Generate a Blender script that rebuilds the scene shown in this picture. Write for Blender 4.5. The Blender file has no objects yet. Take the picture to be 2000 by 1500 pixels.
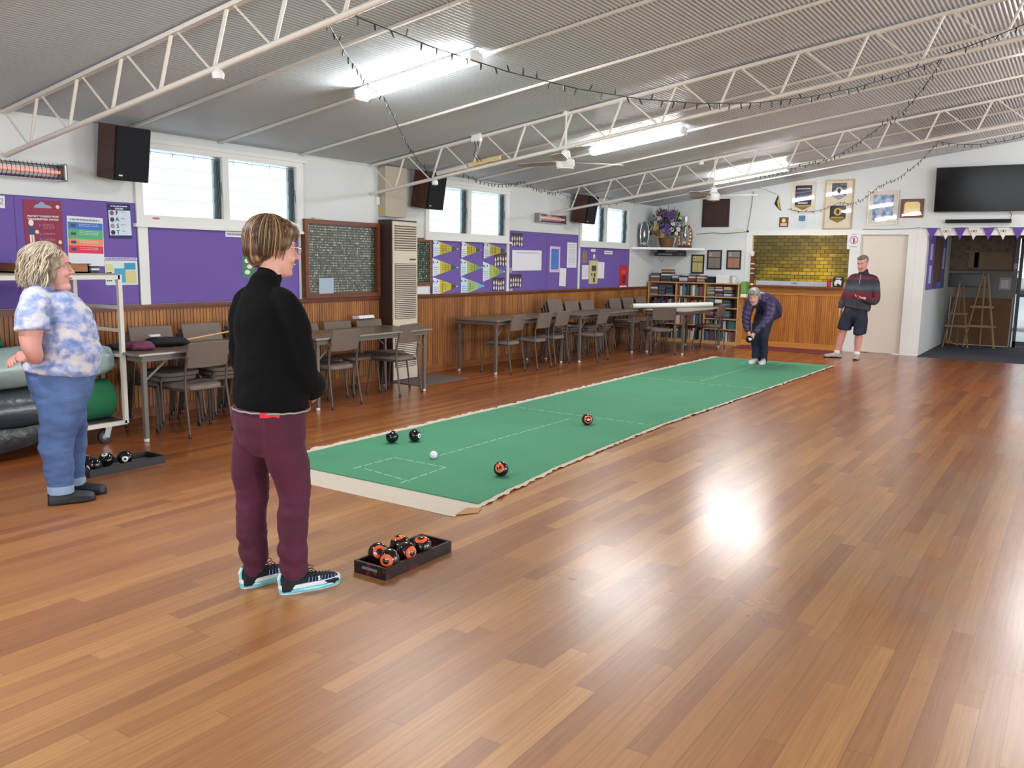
import bpy, bmesh, math, random
from mathutils import Vector, Matrix, noise, Euler

sc = bpy.context.scene
col = sc.collection
R = math.radians
PI = math.pi
random.seed(7)

# ------------------------------------------------------------------ camera, world, lights, exposure
cam_data = bpy.data.cameras.new('camera')
cam = bpy.data.objects.new('camera', cam_data)
col.objects.link(cam)
sc.camera = cam
yaw, pitch, roll = 0.588435534, 0.143737544, 0.0156404948
fw = Vector((-math.sin(yaw)*math.cos(pitch), math.cos(yaw)*math.cos(pitch), -math.sin(pitch)))
rt = Vector((math.cos(yaw), math.sin(yaw), 0))
upv = rt.cross(fw)
r_ = rt*math.cos(roll) + upv*math.sin(roll)
u_ = -rt*math.sin(roll) + upv*math.cos(roll)
m = Matrix((r_, u_, -fw)).transposed().to_4x4()
m.translation = Vector((0, 0, 1.55))
cam.matrix_world = m
cam_data.sensor_width = 36.0
cam_data.sensor_fit = 'HORIZONTAL'
cam_data.lens = 1657.22539/2000*36
cam_data.clip_end = 300

wld = bpy.data.worlds.new('world')
sc.world = wld
wld.use_nodes = True
wb = wld.node_tree.nodes['Background']
wb.inputs[0].default_value = (0.84, 0.95, 1.0, 1)
wb.inputs[1].default_value = 1.5

def area_light(name, loc, rot, sx, sy, power, color):
    l = bpy.data.lights.new(name, 'AREA')
    l.shape = 'RECTANGLE'; l.size = sx; l.size_y = sy
    l.energy = power; l.color = color
    o = bpy.data.objects.new(name, l); col.objects.link(o)
    o.location = loc; o.rotation_euler = rot
    return o
# daylight coming in through the glazed openings of the right wall and of the back wall
for yy in (1.5, 6.5, 11.5):
    area_light('daylight', (7.42, yy, 1.45), (0, R(90), 0), 1.9, 3.4, 170, (0.90, 0.95, 1.0))
area_light('daylight', (-1.5, -3.35, 1.6), (R(90), 0, 0), 5.0, 1.8, 170, (0.92, 0.96, 1.0))

sc.view_settings.view_transform = 'Standard'
sc.view_settings.look = 'None'
sc.view_settings.gamma = 1.0
sc.view_settings.use_curve_mapping = False
sc.view_settings.exposure = 0.34
sc.cycles.use_denoising = True
sc.cycles.max_bounces = 8
sc.cycles.diffuse_bounces = 4
sc.cycles.glossy_bounces = 4
sc.cycles.transmission_bounces = 6
sc.cycles.sample_clamp_indirect = 6.0
sc.cycles.caustics_reflective = False
sc.cycles.caustics_refractive = False

# ------------------------------------------------------------------ helpers
def lin(c):
    if isinstance(c, str):
        c = [int(c[i:i+2], 16)/255 for i in (0, 2, 4)]
    return tuple((x/12.92 if x <= .04045 else ((x+.055)/1.055)**2.4) for x in c) + (1,)

class NT:
    """tiny node-tree writer"""
    def __init__(s, name):
        s.m = bpy.data.materials.new(name); s.m.use_nodes = True
        s.t = s.m.node_tree; s.b = s.t.nodes['Principled BSDF']
    def n(s, typ, **kw):
        n = s.t.nodes.new('ShaderNode'+typ)
        for k, v in kw.items():
            if k.startswith('i_'):
                key = k[2:]
                n.inputs[int(key) if key.isdigit() else key].default_value = v
            else: setattr(n, k, v)
        return n
    def l(s, a, b):
        s.t.links.new(a, b)
    def coord(s, kind='Object', scale=None):
        c = s.n('TexCoord').outputs[kind]
        if scale:
            mp = s.n('Mapping'); mp.inputs['Scale'].default_value = scale
            s.l(c, mp.inputs[0]); return mp.outputs[0]
        return c
    def math(s, op, a, b=None):
        n = s.n('Math', operation=op)
        for i, v in enumerate((a, b)):
            if v is None: continue
            if isinstance(v, (int, float)): n.inputs[i].default_value = v
            else: s.l(v, n.inputs[i])
        return n.outputs[0]
    def ramp(s, fac, stops, interp='LINEAR'):
        n = s.n('ValToRGB'); cr = n.color_ramp; cr.interpolation = interp
        while len(cr.elements) < len(stops): cr.elements.new(.5)
        for e, (p, c) in zip(cr.elements, stops):
            e.position = p; e.color = lin(c)
        s.l(fac, n.inputs[0]); return n.outputs[0]
    def mix(s, fac, a, b, mode='MIX'):
        n = s.n('Mix', data_type='RGBA', blend_type=mode)
        for i, v in ((0, fac), (6, a), (7, b)):
            if isinstance(v, (int, float)): n.inputs[i].default_value = v
            elif isinstance(v, (str, tuple)): n.inputs[i].default_value = lin(v) if isinstance(v, str) else v
            else: s.l(v, n.inputs[i])
        return n.outputs[2]
    def bump(s, h, strength=.3, dist=.01):
        n = s.n('Bump'); n.inputs['Strength'].default_value = strength; n.inputs['Distance'].default_value = dist
        s.l(h, n.inputs['Height']); s.l(n.outputs[0], s.b.inputs['Normal'])

def mat(name, c, rough=.6, metal=0., var=0., vs=8., bump=0., bs=60., coat=0., spec=.5, stretch=None, sheen=0.):
    t = NT(name); b = t.b
    b.inputs['Base Color'].default_value = lin(c)
    b.inputs['Roughness'].default_value = rough
    b.inputs['Metallic'].default_value = metal
    b.inputs['Specular IOR Level'].default_value = spec
    b.inputs['Coat Weight'].default_value = coat
    b.inputs['Coat Roughness'].default_value = .08
    if sheen: b.inputs['Sheen Weight'].default_value = sheen
    co = t.coord('Object', stretch or (1, 1, 1))
    if var:
        nz = t.n('TexNoise'); nz.inputs['Scale'].default_value = vs; nz.inputs['Detail'].default_value = 4
        t.l(co, nz.inputs['Vector'])
        f = t.math('MULTIPLY_ADD', nz.outputs[0], 2*var); f.node.inputs[2].default_value = 1-var
        mx = t.n('Mix', data_type='RGBA', blend_type='MULTIPLY'); mx.inputs[0].default_value = 1
        mx.inputs[6].default_value = lin(c); t.l(f, mx.inputs[7]); t.l(mx.outputs[2], b.inputs['Base Color'])
    if bump:
        nb = t.n('TexNoise'); nb.inputs['Scale'].default_value = bs; nb.inputs['Detail'].default_value = 3
        t.l(co, nb.inputs['Vector']); t.bump(nb.outputs[0], bump, .01)
    return t.m

def emis(name, c, strength, base=None):
    t = NT(name)
    t.b.inputs['Base Color'].default_value = lin(base or c)
    t.b.inputs['Emission Color'].default_value = lin(c)
    t.b.inputs['Emission Strength'].default_value = strength
    return t.m

_mc = {}
def C(c, rough=.6, **k):
    key = (c, rough, tuple(sorted(k.items())))
    if key not in _mc: _mc[key] = mat('paint_'+c, c, rough, **k)
    return _mc[key]

def frame_from(d, ref=None):
    d = d.normalized()
    ref = Vector(ref) if ref is not None else (Vector((0, 0, 1)) if abs(d.z) < .9 else Vector((1, 0, 0)))
    u = ref - d*ref.dot(d)
    if u.length < 1e-5: u = d.orthogonal()
    u.normalize(); v = d.cross(u)
    return u, v

class MB:
    def __init__(s): s.b = bmesh.new()
    def box(s, c, size, rot=None, bev=0.):
        x, y, z = (k/2 for k in size)
        M = (Euler(rot).to_matrix() if rot is not None and not isinstance(rot, Matrix) else (rot or Matrix.Identity(3)))
        c = Vector(c)
        if bev > 0:
            t = bmesh.new(); bmesh.ops.create_cube(t, size=1)
            for v in t.verts: v.co = Vector((v.co.x*2*x, v.co.y*2*y, v.co.z*2*z))
            bmesh.ops.bevel(t, geom=t.edges[:], offset=bev, segments=2, profile=.5, affect='EDGES')
            mp = {v: s.b.verts.new(c + M @ v.co) for v in t.verts}
            for f in t.faces: s.b.faces.new([mp[v] for v in f.verts])
            t.free(); return s
        vs = [s.b.verts.new(c + M @ Vector((i*x, j*y, k*z))) for i in (-1, 1) for j in (-1, 1) for k in (-1, 1)]
        for f in ((0, 1, 3, 2), (4, 6, 7, 5), (0, 4, 5, 1), (2, 3, 7, 6), (0, 2, 6, 4), (1, 5, 7, 3)):
            s.b.faces.new([vs[i] for i in f])
        return s
    def bb(s, x0, x1, y0, y1, z0, z1, bev=0.):
        return s.box(((x0+x1)/2, (y0+y1)/2, (z0+z1)/2), (abs(x1-x0), abs(y1-y0), abs(z1-z0)), None, bev)
    def rings(s, rings, cap=True, closed=False):
        vv = [[s.b.verts.new(p) for p in r] for r in rings]
        n = len(vv[0])
        pairs = list(zip(vv, vv[1:])) + ([(vv[-1], vv[0])] if closed else [])
        for a, b in pairs:
            for i in range(n):
                j = (i+1) % n
                try: s.b.faces.new((a[i], a[j], b[j], b[i]))
                except ValueError: pass
        if cap and not closed:
            s.b.faces.new(vv[0][::-1]); s.b.faces.new(vv[-1])
        return s
    def tube(s, pts, r, seg=8, cap=True, closed=False):
        pts = [Vector(p) for p in pts]; n = len(pts)
        rr = r if isinstance(r, (list, tuple)) else [r]*n
        out = []; u = None
        for i, p in enumerate(pts):
            d = (pts[min(i+1, n-1)] - pts[max(i-1, 0)]) if not closed else (pts[(i+1) % n]-pts[i-1])
            if d.length < 1e-9: d = Vector((0, 0, 1))
            d.normalize()
            if u is None: u, v = frame_from(d)
            else:
                u = u - d*u.dot(d)
                if u.length < 1e-5: u, v = frame_from(d)
                u.normalize(); v = d.cross(u)
            out.append([p + u*math.cos(2*PI*k/seg)*rr[i] + v*math.sin(2*PI*k/seg)*rr[i] for k in range(seg)])
        return s.rings(out, cap, closed)
    def bar(s, a, b, w, h, up=(0, 0, 1)):
        a, b = Vector(a), Vector(b); d = (b-a); u, v = frame_from(d, up)
        return s.rings([[p + v*w/2*i + u*h/2*j for i, j in ((-1, -1), (1, -1), (1, 1), (-1, 1))] for p in (a, b)])
    def lathe(s, prof, c=(0, 0, 0), seg=20, axis=None, cap=True):
        c = Vector(c); M = Matrix.Identity(3)
        if axis is not None: M = Vector((0, 0, 1)).rotation_difference(Vector(axis).normalized()).to_matrix()
        return s.rings([[c + M @ Vector((r*math.cos(2*PI*k/seg), r*math.sin(2*PI*k/seg), z)) for k in range(seg)] for r, z in prof], cap)
    def sphere(s, c, r, seg=20, rg=12, rot=None):
        c = Vector(c); r = Vector(r) if hasattr(r, '__len__') else Vector((r, r, r))
        M = Euler(rot).to_matrix() if rot else Matrix.Identity(3)
        rs = []
        for i in range(rg+1):
            a = PI*(i+.0)/rg; a = min(max(a, .02), PI-.02)
            rs.append([c + M @ Vector((r.x*math.sin(a)*math.cos(2*PI*k/seg), r.y*math.sin(a)*math.sin(2*PI*k/seg), -r.z*math.cos(a))) for k in range(seg)])
        return s.rings(rs)
    def prism(s, poly, d):
        """poly: list of 3d points, extruded by vector d"""
        d = Vector(d); a = [s.b.verts.new(Vector(p)) for p in poly]; b = [s.b.verts.new(Vector(p)+d) for p in poly]
        n = len(a)
        s.b.faces.new(a[::-1]); s.b.faces.new(b)
        for i in range(n): s.b.faces.new((a[i], a[(i+1) % n], b[(i+1) % n], b[i]))
        return s
    def build(s, name, m, parent=None, smooth=False, loc=None):
        bmesh.ops.recalc_face_normals(s.b, faces=s.b.faces)
        me = bpy.data.meshes.new(name); s.b.to_mesh(me); s.b.free()
        if smooth:
            me.polygons.foreach_set('use_smooth', [True]*len(me.polygons))
            if smooth != 'all':
                try: me.set_sharp_from_angle(angle=R(40))
                except Exception: pass
        o = bpy.data.objects.new(name, me); col.objects.link(o)
        for k in (m if isinstance(m, (list, tuple)) else [m]): me.materials.append(k)
        if parent: o.parent = parent
        if loc: o.location = loc
        return o

def tag(o, label=None, cat=None, group=None, kind=None):
    if label: o['label'] = label
    if cat: o['category'] = cat
    if group: o['group'] = group
    if kind: o['kind'] = kind
    return o
def thing(name, label, cat, loc=(0, 0, 0), rz=0, group=None, kind=None):
    o = bpy.data.objects.new(name, None); col.objects.link(o)
    o.location = loc; o.rotation_euler = (0, 0, rz); o.empty_display_size = .1
    return tag(o, label, cat, group, kind)
def struct(o): o['kind'] = 'structure'; return o
def kids(o): return [c for c in bpy.data.objects if c.parent == o]
def dup(o, loc=None, rz=None, label=None, group=None, parent=None):
    ch = kids(o)
    c = o.copy(); col.objects.link(c)
    if parent: c.parent = parent
    else:
        if loc is not None: c.location = loc
        if rz is not None: c.rotation_euler[2] = rz
    if label: c['label'] = label
    if group: c['group'] = group
    for k in ch: dup(k, parent=c)
    return c

_fc = {}
def text(s, size, m, parent, loc, rot, name='lettering', align='CENTER', ext=.0008, bold=0., sx=1.):
    cu = bpy.data.curves.new(name, 'FONT'); cu.body = s; cu.size = size; cu.extrude = ext
    cu.align_x = align; cu.align_y = 'CENTER'; cu.offset = bold; cu.resolution_u = 3
    t = bpy.data.objects.new(name, cu); col.objects.link(t)
    dg = bpy.context.evaluated_depsgraph_get()
    me = bpy.data.meshes.new_from_object(t.evaluated_get(dg))
    bpy.data.objects.remove(t)
    o = bpy.data.objects.new(name, me); col.objects.link(o); me.materials.clear(); me.materials.append(m)
    o.location = loc; o.rotation_euler = rot; o.scale = (sx, 1, 1)
    if parent: o.parent = parent
    return o
LW = (R(90), 0, R(90))      # text on the left wall, read from the room
FWL = (R(90), 0, 0)         # text on the far wall, read from the room
# ------------------------------------------------------------------ materials of the room
S = .143
XW, YF, XR, YB = -7.45, 16.4, 7.5, -3.4
RIDGE = .6
def ceil_z(x):
    return 2.71 + S*(x+7.45) if x <= RIDGE else 2.71 + S*(RIDGE+7.45) - S*(x-RIDGE)

def floor_mat():
    t = NT('strip_floor'); co = t.coord('Object'); sp = t.n('SeparateXYZ'); t.l(co, sp.inputs[0])
    xi = t.math('FLOOR', t.math('DIVIDE', sp.outputs[0], .084))
    wn = t.n('TexWhiteNoise', noise_dimensions='1D'); t.l(xi, wn.inputs['W'])
    yo = t.math('ADD', t.math('DIVIDE', sp.outputs[1], 1.35), t.math('MULTIPLY', wn.outputs[0], 17.3))
    yi = t.math('FLOOR', yo)
    cv = t.n('CombineXYZ'); t.l(xi, cv.inputs[0]); t.l(yi, cv.inputs[1])
    w2 = t.n('TexWhiteNoise', noise_dimensions='2D'); t.l(cv.outputs[0], w2.inputs['Vector'])
    base = t.ramp(w2.outputs[0], [(0, 'A47044'), (.22, 'B07B49'), (.5, 'BA854F'), (.78, 'C28E55'), (1, 'CD9A5D')])
    # large slow drift between redder and yellower boards
    nl = t.n('TexNoise'); nl.inputs['Scale'].default_value = .55; t.l(co, nl.inputs['Vector'])
    drift = t.ramp(nl.outputs[0], [(.35, 'C8967A'), (.62, 'FFF2DC')])
    base = t.mix(.28, base, drift, 'MULTIPLY')
    # redder, darker tint towards the left wall and the far end
    ex = t.n('MapRange'); t.l(sp.outputs[0], ex.inputs[0]); ex.inputs[1].default_value = -3.2; ex.inputs[2].default_value = -6.6
    ey = t.n('MapRange'); t.l(sp.outputs[1], ey.inputs[0]); ey.inputs[1].default_value = 5.5; ey.inputs[2].default_value = 13.
    base = t.mix(t.math('MULTIPLY', t.math('MAXIMUM', ex.outputs[0], ey.outputs[0]), .75), base, 'CC8A6C', 'MULTIPLY')
    # grain along y
    mp = t.n('Mapping'); mp.inputs['Scale'].default_value = (55, 1.6, 1); t.l(co, mp.inputs[0])
    va = t.n('VectorMath', operation='ADD'); t.l(mp.outputs[0], va.inputs[0]); t.l(w2.outputs[1], va.inputs[1])
    g = t.n('TexNoise'); g.inputs['Scale'].default_value = 1.6; g.inputs['Detail'].default_value = 5; t.l(va.outputs[0], g.inputs['Vector'])
    gr = t.ramp(g.outputs[0], [(.3, 'DDD2CA'), (.65, 'FFFFFF')])
    base = t.mix(.75, base, gr, 'MULTIPLY')
    # grey worn patches where the varnish has gone
    nw = t.n('TexNoise'); nw.inputs['Scale'].default_value = .75; nw.inputs['Detail'].default_value = 3; nw.inputs['Roughness'].default_value = .6
    mw = t.n('Mapping'); mw.inputs['Scale'].default_value = (1.3, .8, 1); mw.inputs['Location'].default_value = (3.1, .4, 0); t.l(co, mw.inputs[0]); t.l(mw.outputs[0], nw.inputs['Vector'])
    gx = t.n('MapRange'); t.l(sp.outputs[0], gx.inputs[0]); gx.inputs[1].default_value = -1.9; gx.inputs[2].default_value = -.9; gy = t.n('MapRange'); t.l(sp.outputs[1], gy.inputs[0]); gy.inputs[1].default_value = 2.6; gy.inputs[2].default_value = 4.0
    wear = t.math('MULTIPLY', t.ramp(nw.outputs[0], [(.47, '000000'), (.60, 'FFFFFF')]), t.math('MULTIPLY', gx.outputs[0], gy.outputs[0]))
    nf = t.n('TexNoise'); nf.inputs['Scale'].default_value = 30; nf.inputs['Detail'].default_value = 3; t.l(co, nf.inputs['Vector'])
    wear = t.math('MULTIPLY', wear, t.math('MULTIPLY', t.ramp(nf.outputs[0], [(.3, '909090'), (.7, 'FFFFFF')]), .5))
    base = t.mix(wear, base, '85786A')
    # joints
    fx = t.math('FRACT', t.math('DIVIDE', sp.outputs[0], .084)); fy = t.math('FRACT', yo)
    jx = t.math('LESS_THAN', fx, .025); jy = t.math('LESS_THAN', fy, .002)
    j = t.math('MAXIMUM', jx, jy)
    base = t.mix(t.math('MULTIPLY', j, .45), base, '402012')
    t.l(base, t.b.inputs['Base Color'])
    nr = t.n('TexNoise'); nr.inputs['Scale'].default_value = 1.7; nr.inputs['Detail'].default_value = 4; t.l(co, nr.inputs['Vector'])
    rr = t.n('MapRange'); t.l(nr.outputs[0], rr.inputs[0]); rr.inputs[3].default_value = .19; rr.inputs[4].default_value = .27
    ez = t.n('MapRange'); t.l(sp.outputs[1], ez.inputs[0]); ez.inputs[1].default_value = 4.2; ez.inputs[2].default_value = 1.8; ez.inputs[3].default_value = 0; ez.inputs[4].default_value = .17
    t.l(t.math('ADD', t.math('ADD', rr.outputs[0], ez.outputs[0]), t.math('MULTIPLY', wear, .05)), t.b.inputs['Roughness'])
    t.l(t.math('ADD', t.math('MULTIPLY', ez.outputs[0], 1.2), .36), t.b.inputs['Coat Roughness'])
    t.b.inputs['Specular IOR Level'].default_value = .6; t.b.inputs['Coat Weight'].default_value = .3; t.b.inputs['Coat Roughness'].default_value = .36
    nb = t.n('TexNoise'); nb.inputs['Scale'].default_value = 3.2; nb.inputs['Detail'].default_value = 3; t.l(co, nb.inputs['Vector'])
    t.bump(t.math('SUBTRACT', nb.outputs[0], t.math('MULTIPLY', j, .5)), .022, .01)
    return t.m

def slat_mat(name, axis, pitch, stops, rough=.45):
    t = NT(name); co = t.coord('Object'); sp = t.n('SeparateXYZ'); t.l(co, sp.inputs[0])
    i = t.math('FLOOR', t.math('DIVIDE', sp.outputs[axis], pitch))
    wn = t.n('TexWhiteNoise', noise_dimensions='1D'); t.l(i, wn.inputs['W'])
    c = t.ramp(wn.outputs[0], stops)
    sc_ = [40, 40, 40]; sc_[2] = 2.5
    mp = t.n('Mapping'); mp.inputs['Scale'].default_value = sc_; t.l(co, mp.inputs[0])
    g = t.n('TexNoise'); g.inputs['Scale'].default_value = 1; g.inputs['Detail'].default_value = 4; t.l(mp.outputs[0], g.inputs['Vector'])
    c = t.mix(.8, c, t.ramp(g.outputs[0], [(.3, 'B9A79A'), (.7, 'FFFFFF')]), 'MULTIPLY')
    t.l(c, t.b.inputs['Base Color']); t.b.inputs['Roughness'].default_value = rough
    return t.m

def wood(name, c1, c2, rough=.45, stretch=(3, 3, 30), coat=0.):
    t = NT(name); co = t.coord('Object', stretch)
    g = t.n('TexNoise'); g.inputs['Scale'].default_value = 1.2; g.inputs['Detail'].default_value = 5; g.inputs['Distortion'].default_value = .4
    t.l(co, g.inputs['Vector'])
    t.l(t.ramp(g.outputs[0], [(.3, c1), (.7, c2)]), t.b.inputs['Base Color'])
    t.b.inputs['Roughness'].default_value = rough; t.b.inputs['Coat Weight'].default_value = coat
    return t.m

M = {}
M['floor'] = floor_mat()
M['wall'] = mat('wall_paint', 'D6DAD9', .6, var=.03, vs=1.2)
M['white'] = mat('white_gloss_paint', 'E2E2DE', .4)
M['ceil'] = mat('ceiling_sheet', 'B4BCC2', .22, spec=.6, var=.03, vs=.9)
M['truss'] = mat('truss_enamel', 'D9D4CA', .4, var=.05, vs=6)
M['slat'] = slat_mat('wainscot_slats', 1, .152, [(0, '96623A'), (.35, 'AE743F'), (.7, 'C0864A'), (1, 'A66A48')])
M['slatf'] = slat_mat('counter_slats', 0, .114, [(0, 'B87230'), (.4, 'C8822F'), (.75, 'D28C36'), (1, 'BE7630')])
M['rail'] = wood('rail_wood', '5A2E18', '7A4222', .4, (20, 2, 20))
M['skirt'] = wood('skirting_wood', '7A4420', '9A5C2C', .45, (20, 2, 20))
M['dark'] = mat('black_plastic', '15151A', .45)
M['steel'] = mat('brushed_steel', '9A9A9A', .3, 1.)
M['chrome'] = mat('chrome', 'C8CCD0', .12, 1.)
M['purple'] = mat('purple_felt', '6E58A2', .9, var=.05, vs=3)
M['paper'] = mat('paper_white', 'E4E4EA', .7)
M['carpet_green'] = mat('green_carpet', '4F9470', .95, var=.10, vs=2.2, bump=.5, bs=400)
M['ink'] = mat('ink_black', '202024', .7)
M['inkg'] = mat('ink_grey', '8E8E98', .7)
t = NT('louvre_glass')
for nd in [t.b]: t.t.nodes.remove(nd)
out = t.t.nodes['Material Output']
tr = t.n('BsdfTransparent'); tr.inputs[0].default_value = (.90, .97, .99, 1)
gl = t.n('BsdfGlossy'); gl.inputs['Roughness'].default_value = .1
tl = t.n('BsdfTranslucent'); tl.inputs[0].default_value = (.85, .93, .95, 1)
ms = t.n('MixShader'); ms.inputs[0].default_value = .07; t.l(tr.outputs[0], ms.inputs[1]); t.l(gl.outputs[0], ms.inputs[2])
ms2 = t.n('MixShader'); ms2.inputs[0].default_value = .25; t.l(ms.outputs[0], ms2.inputs[1]); t.l(tl.outputs[0], ms2.inputs[2])
t.l(ms2.outputs[0], out.inputs[0]); M['glass'] = t.m
t = NT('clear_glass'); t.t.nodes.remove(t.b); out = t.t.nodes['Material Output']
tr = t.n('BsdfTransparent'); gl = t.n('BsdfGlossy'); gl.inputs['Roughness'].default_value = .03
fr = t.n('LayerWeight'); ms = t.n('MixShader'); t.l(t.math('ADD', t.math('MULTIPLY', t.math('POWER', fr.outputs['Facing'], 3), .5), .04), ms.inputs[0]); t.l(tr.outputs[0], ms.inputs[1]); t.l(gl.outputs[0], ms.inputs[2])
t.l(ms.outputs[0], out.inputs[0]); M['clear'] = t.m

# ------------------------------------------------------------------ room shell
struct(MB().bb(-7.6, 7.65, -3.5, 16.6, -.12, 0).build('floor', M['floor']))
WIN = [(4.75, 6.81), (8.97, 10.98), (13.18, 15.17)]
ZW0, ZW1 = 1.90, 2.56
b = MB()
b.bb(-7.6, XW, -3.5, 16.5, 0, ZW0).bb(-7.6, XW, -3.5, 16.5, ZW1, 2.9)
ys = [-3.5] + [v for a, c in WIN for v in (a+.05, c-.05)] + [16.5]
for i in range(0, len(ys), 2): b.bb(-7.6, XW, ys[i], ys[i+1], ZW0, ZW1)
struct(b.build('wall_left', M['wall']))
b = MB()
for x0, x1, z0, z1 in ((-7.6, -5.40, 0, 2.7), (-5.40, -3.60, 0, 1.17), (-3.60, -3.42, 0, 2.7), (-2.63, -2.33, 0, 2.7), (-5.40, -3.60, 2.12, 2.7), (-3.42, -2.63, 2.12, 2.7), (-2.33, .30, 2.12, 2.7), (.30, 7.65, 0, 2.7)):
    b.bb(x0, x1, YF, YF+.15, z0, z1)
b.prism([(-7.6, YF, 2.7), (7.65, YF, 2.7), (7.65, YF, ceil_z(7.65)+.03), (RIDGE, YF, ceil_z(RIDGE)+.03), (-7.6, YF, ceil_z(-7.6)+.03)], (0, .15, 0))
struct(b.build('wall_far', M['wall']))
b = MB()
for yy in (1.5, 6.5, 11.5): b.bb(XR, XR+.15, yy-1.75, yy+1.75, 0, .45).bb(XR, XR+.15, yy-1.75, yy+1.75, 2.45, 2.9)
for y0, y1 in ((-3.5, -.25), (3.25, 4.75), (8.25, 9.75), (13.25, 16.5)): b.bb(XR, XR+.15, y0, y1, 0, 2.9)
struct(b.build('wall_right', M['wall']))
b = MB(); b.bb(-7.6, -4.0, YB-.15, YB, 0, 2.7).bb(1.0, 7.65, YB-.15, YB, 0, 2.7).bb(-4, 1, YB-.15, YB, 0, .65).bb(-4, 1, YB-.15, YB, 2.5, 2.7)
b.prism([(-7.6, YB-.15, 2.7), (7.65, YB-.15, 2.7), (7.65, YB-.15, ceil_z(7.65)+.03), (RIDGE, YB-.15, ceil_z(RIDGE)+.03), (-7.6, YB-.15, ceil_z(-7.6)+.03)], (0, .15, 0))
struct(b.build('wall_back', M['wall']))
# fine corrugated ceiling sheets, corrugations running along the room
b = MB(); P = .035; seg = 6
prof = []
x = -7.6
while x < 7.66:
    prof.append((x, ceil_z(x) + .006*math.cos(2*PI*x/P)))
    x += P/seg
yl = [-3.5, 0, 4, 8, 12, 16.5]
rows = [[b.b.verts.new((px, y, pz)) for px, pz in prof] for y in yl]
for a, c in zip(rows, rows[1:]):
    for i in range(len(a)-1): b.b.faces.new((a[i], a[i+1], c[i+1], c[i]))
top = [b.b.verts.new((px, y, ceil_z(px)+.12)) for y in (yl[0], yl[-1]) for px in (-7.65, RIDGE, 7.7)]
b.b.faces.new((top[0], top[1], top[4], top[3])); b.b.faces.new((top[1], top[2], top[5], top[4]))
struct(b.build('ceiling', M['ceil'], smooth='all'))

# battens across the ceiling sheets
trim_n = [0]
def trim(b, m, smooth=False, name=None):
    trim_n[0] += 1
    return struct(b.build(name or 'trim_%d' % trim_n[0], m, smooth=smooth))
for i, yy in enumerate([-1.7, -.63, .43, 1.5, 2.57, 4.70, 5.72, 6.80, 9.02, 10.08, 11.14, 13.25, 14.30, 15.35]):
    b = MB()
    for x0, x1 in ((-7.44, RIDGE), (RIDGE, 7.48)):
        b.bar((x0, yy, ceil_z(x0)-.018), (x1, yy, ceil_z(x1)-.018), .024, .022)
    trim(b, M['truss'])
# wainscot of ribbed vertical slats on the left wall, with a rail above and a skirting below
b = MB(); b.bb(XW, XW+.006, -3.4, 16.38, .09, 1.07)
y = -3.4
while y < 16.36:
    if not (8.07 < y < 8.52): b.bb(XW+.005, XW+.015, y, y+.030, .10, 1.06)
    y += .038
trim(b, M['slat'])
trim(MB().bb(XW, XW+.045, -3.4, 16.38, 1.055, 1.085).bb(XW, XW+.025, -3.4, 16.38, 1.03, 1.06), M['rail'])
struct(MB().bb(XW, XW+.03, -3.4, 16.38, 0, .10, .004).build('baseboard_left', M['skirt']))
# white cover strips between the pinboards
for y0, y1, z1 in ((4.76, 4.86, 1.85), (10.93, 10.99, 1.86), (13.16, 13.22, 1.84), (15.20, 15.24, 1.85)):
    trim(MB().bb(XW, XW+.03, y0, y1, 1.085, z1), M['white'])

# louvre windows
for n, (y0, y1) in enumerate(WIN):
    w = thing('window_%d' % (n+1), None, None, (XW, (y0+y1)/2, 2.2), kind='structure')
    a, c = y0-(y0+y1)/2, y1-(y0+y1)/2
    b = MB()
    b.bb(-.12, .035, a, c, -.37, -.27).bb(-.12, .035, a, c, .35, .44).bb(-.12, .035, a, a+.075, -.27, .35).bb(-.12, .035, c-.09, c, -.27, .35)
    b.bb(0, .06, a-.03, c+.03, -.385, -.355).bb(0, .05, a-.05, c+.05, .40, .43)
    b.build('window_frame', M['white'], w)
    md = a+.985*(c-a)/2.06
    MB().bb(-.12, .03, md, md+.07, -.27, .35).build('mullion', M['white'], w)
    for p0, p1 in ((a+.075, md-.048), (md+.07, c-.138)):
        for k in range(4):
            z0 = -.265+k*.150
            MB().box((-.055, (p0+p1)/2, z0+.078), (.006, p1-p0, .162), (0, R(5), 0)).build('louvre_blade', M['glass'], w)
    for p in (md-.048, c-.138):
        b = MB().bb(-.09, -.02, p, p+.048, -.27, .34)
        g = b.build('louvre_gallery', C('3A4448', .5, 0 and 0 or 0.) if False else C('3A4448', .5), w)
        h = MB()
        for k in range(4):
            z0 = -.25+k*.15
            h.bar((-.015, p+.012, z0), (-.015, p+.034, z0+.13), .014, .008)
        h.tube([(0, p+.04, .10), (.012, p+.055, -.1), (.02, p+.08, -.22)], .004, 6)
        h.build('lever', C('565E60', .4), g)
    wb_ = MB().tube([(-.01, a+.08, .325), (-.01, c-.1, .325)], .003, 6)
    for k in range(8):
        yy = a+.2+k*(c-a-.4)/7
        wb_.tube([(-.01, yy, .335), (-.008, yy, .300)], .0035, 5)
    wb_.build('curtain_wire', C('8890B0', .5), w)
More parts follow.
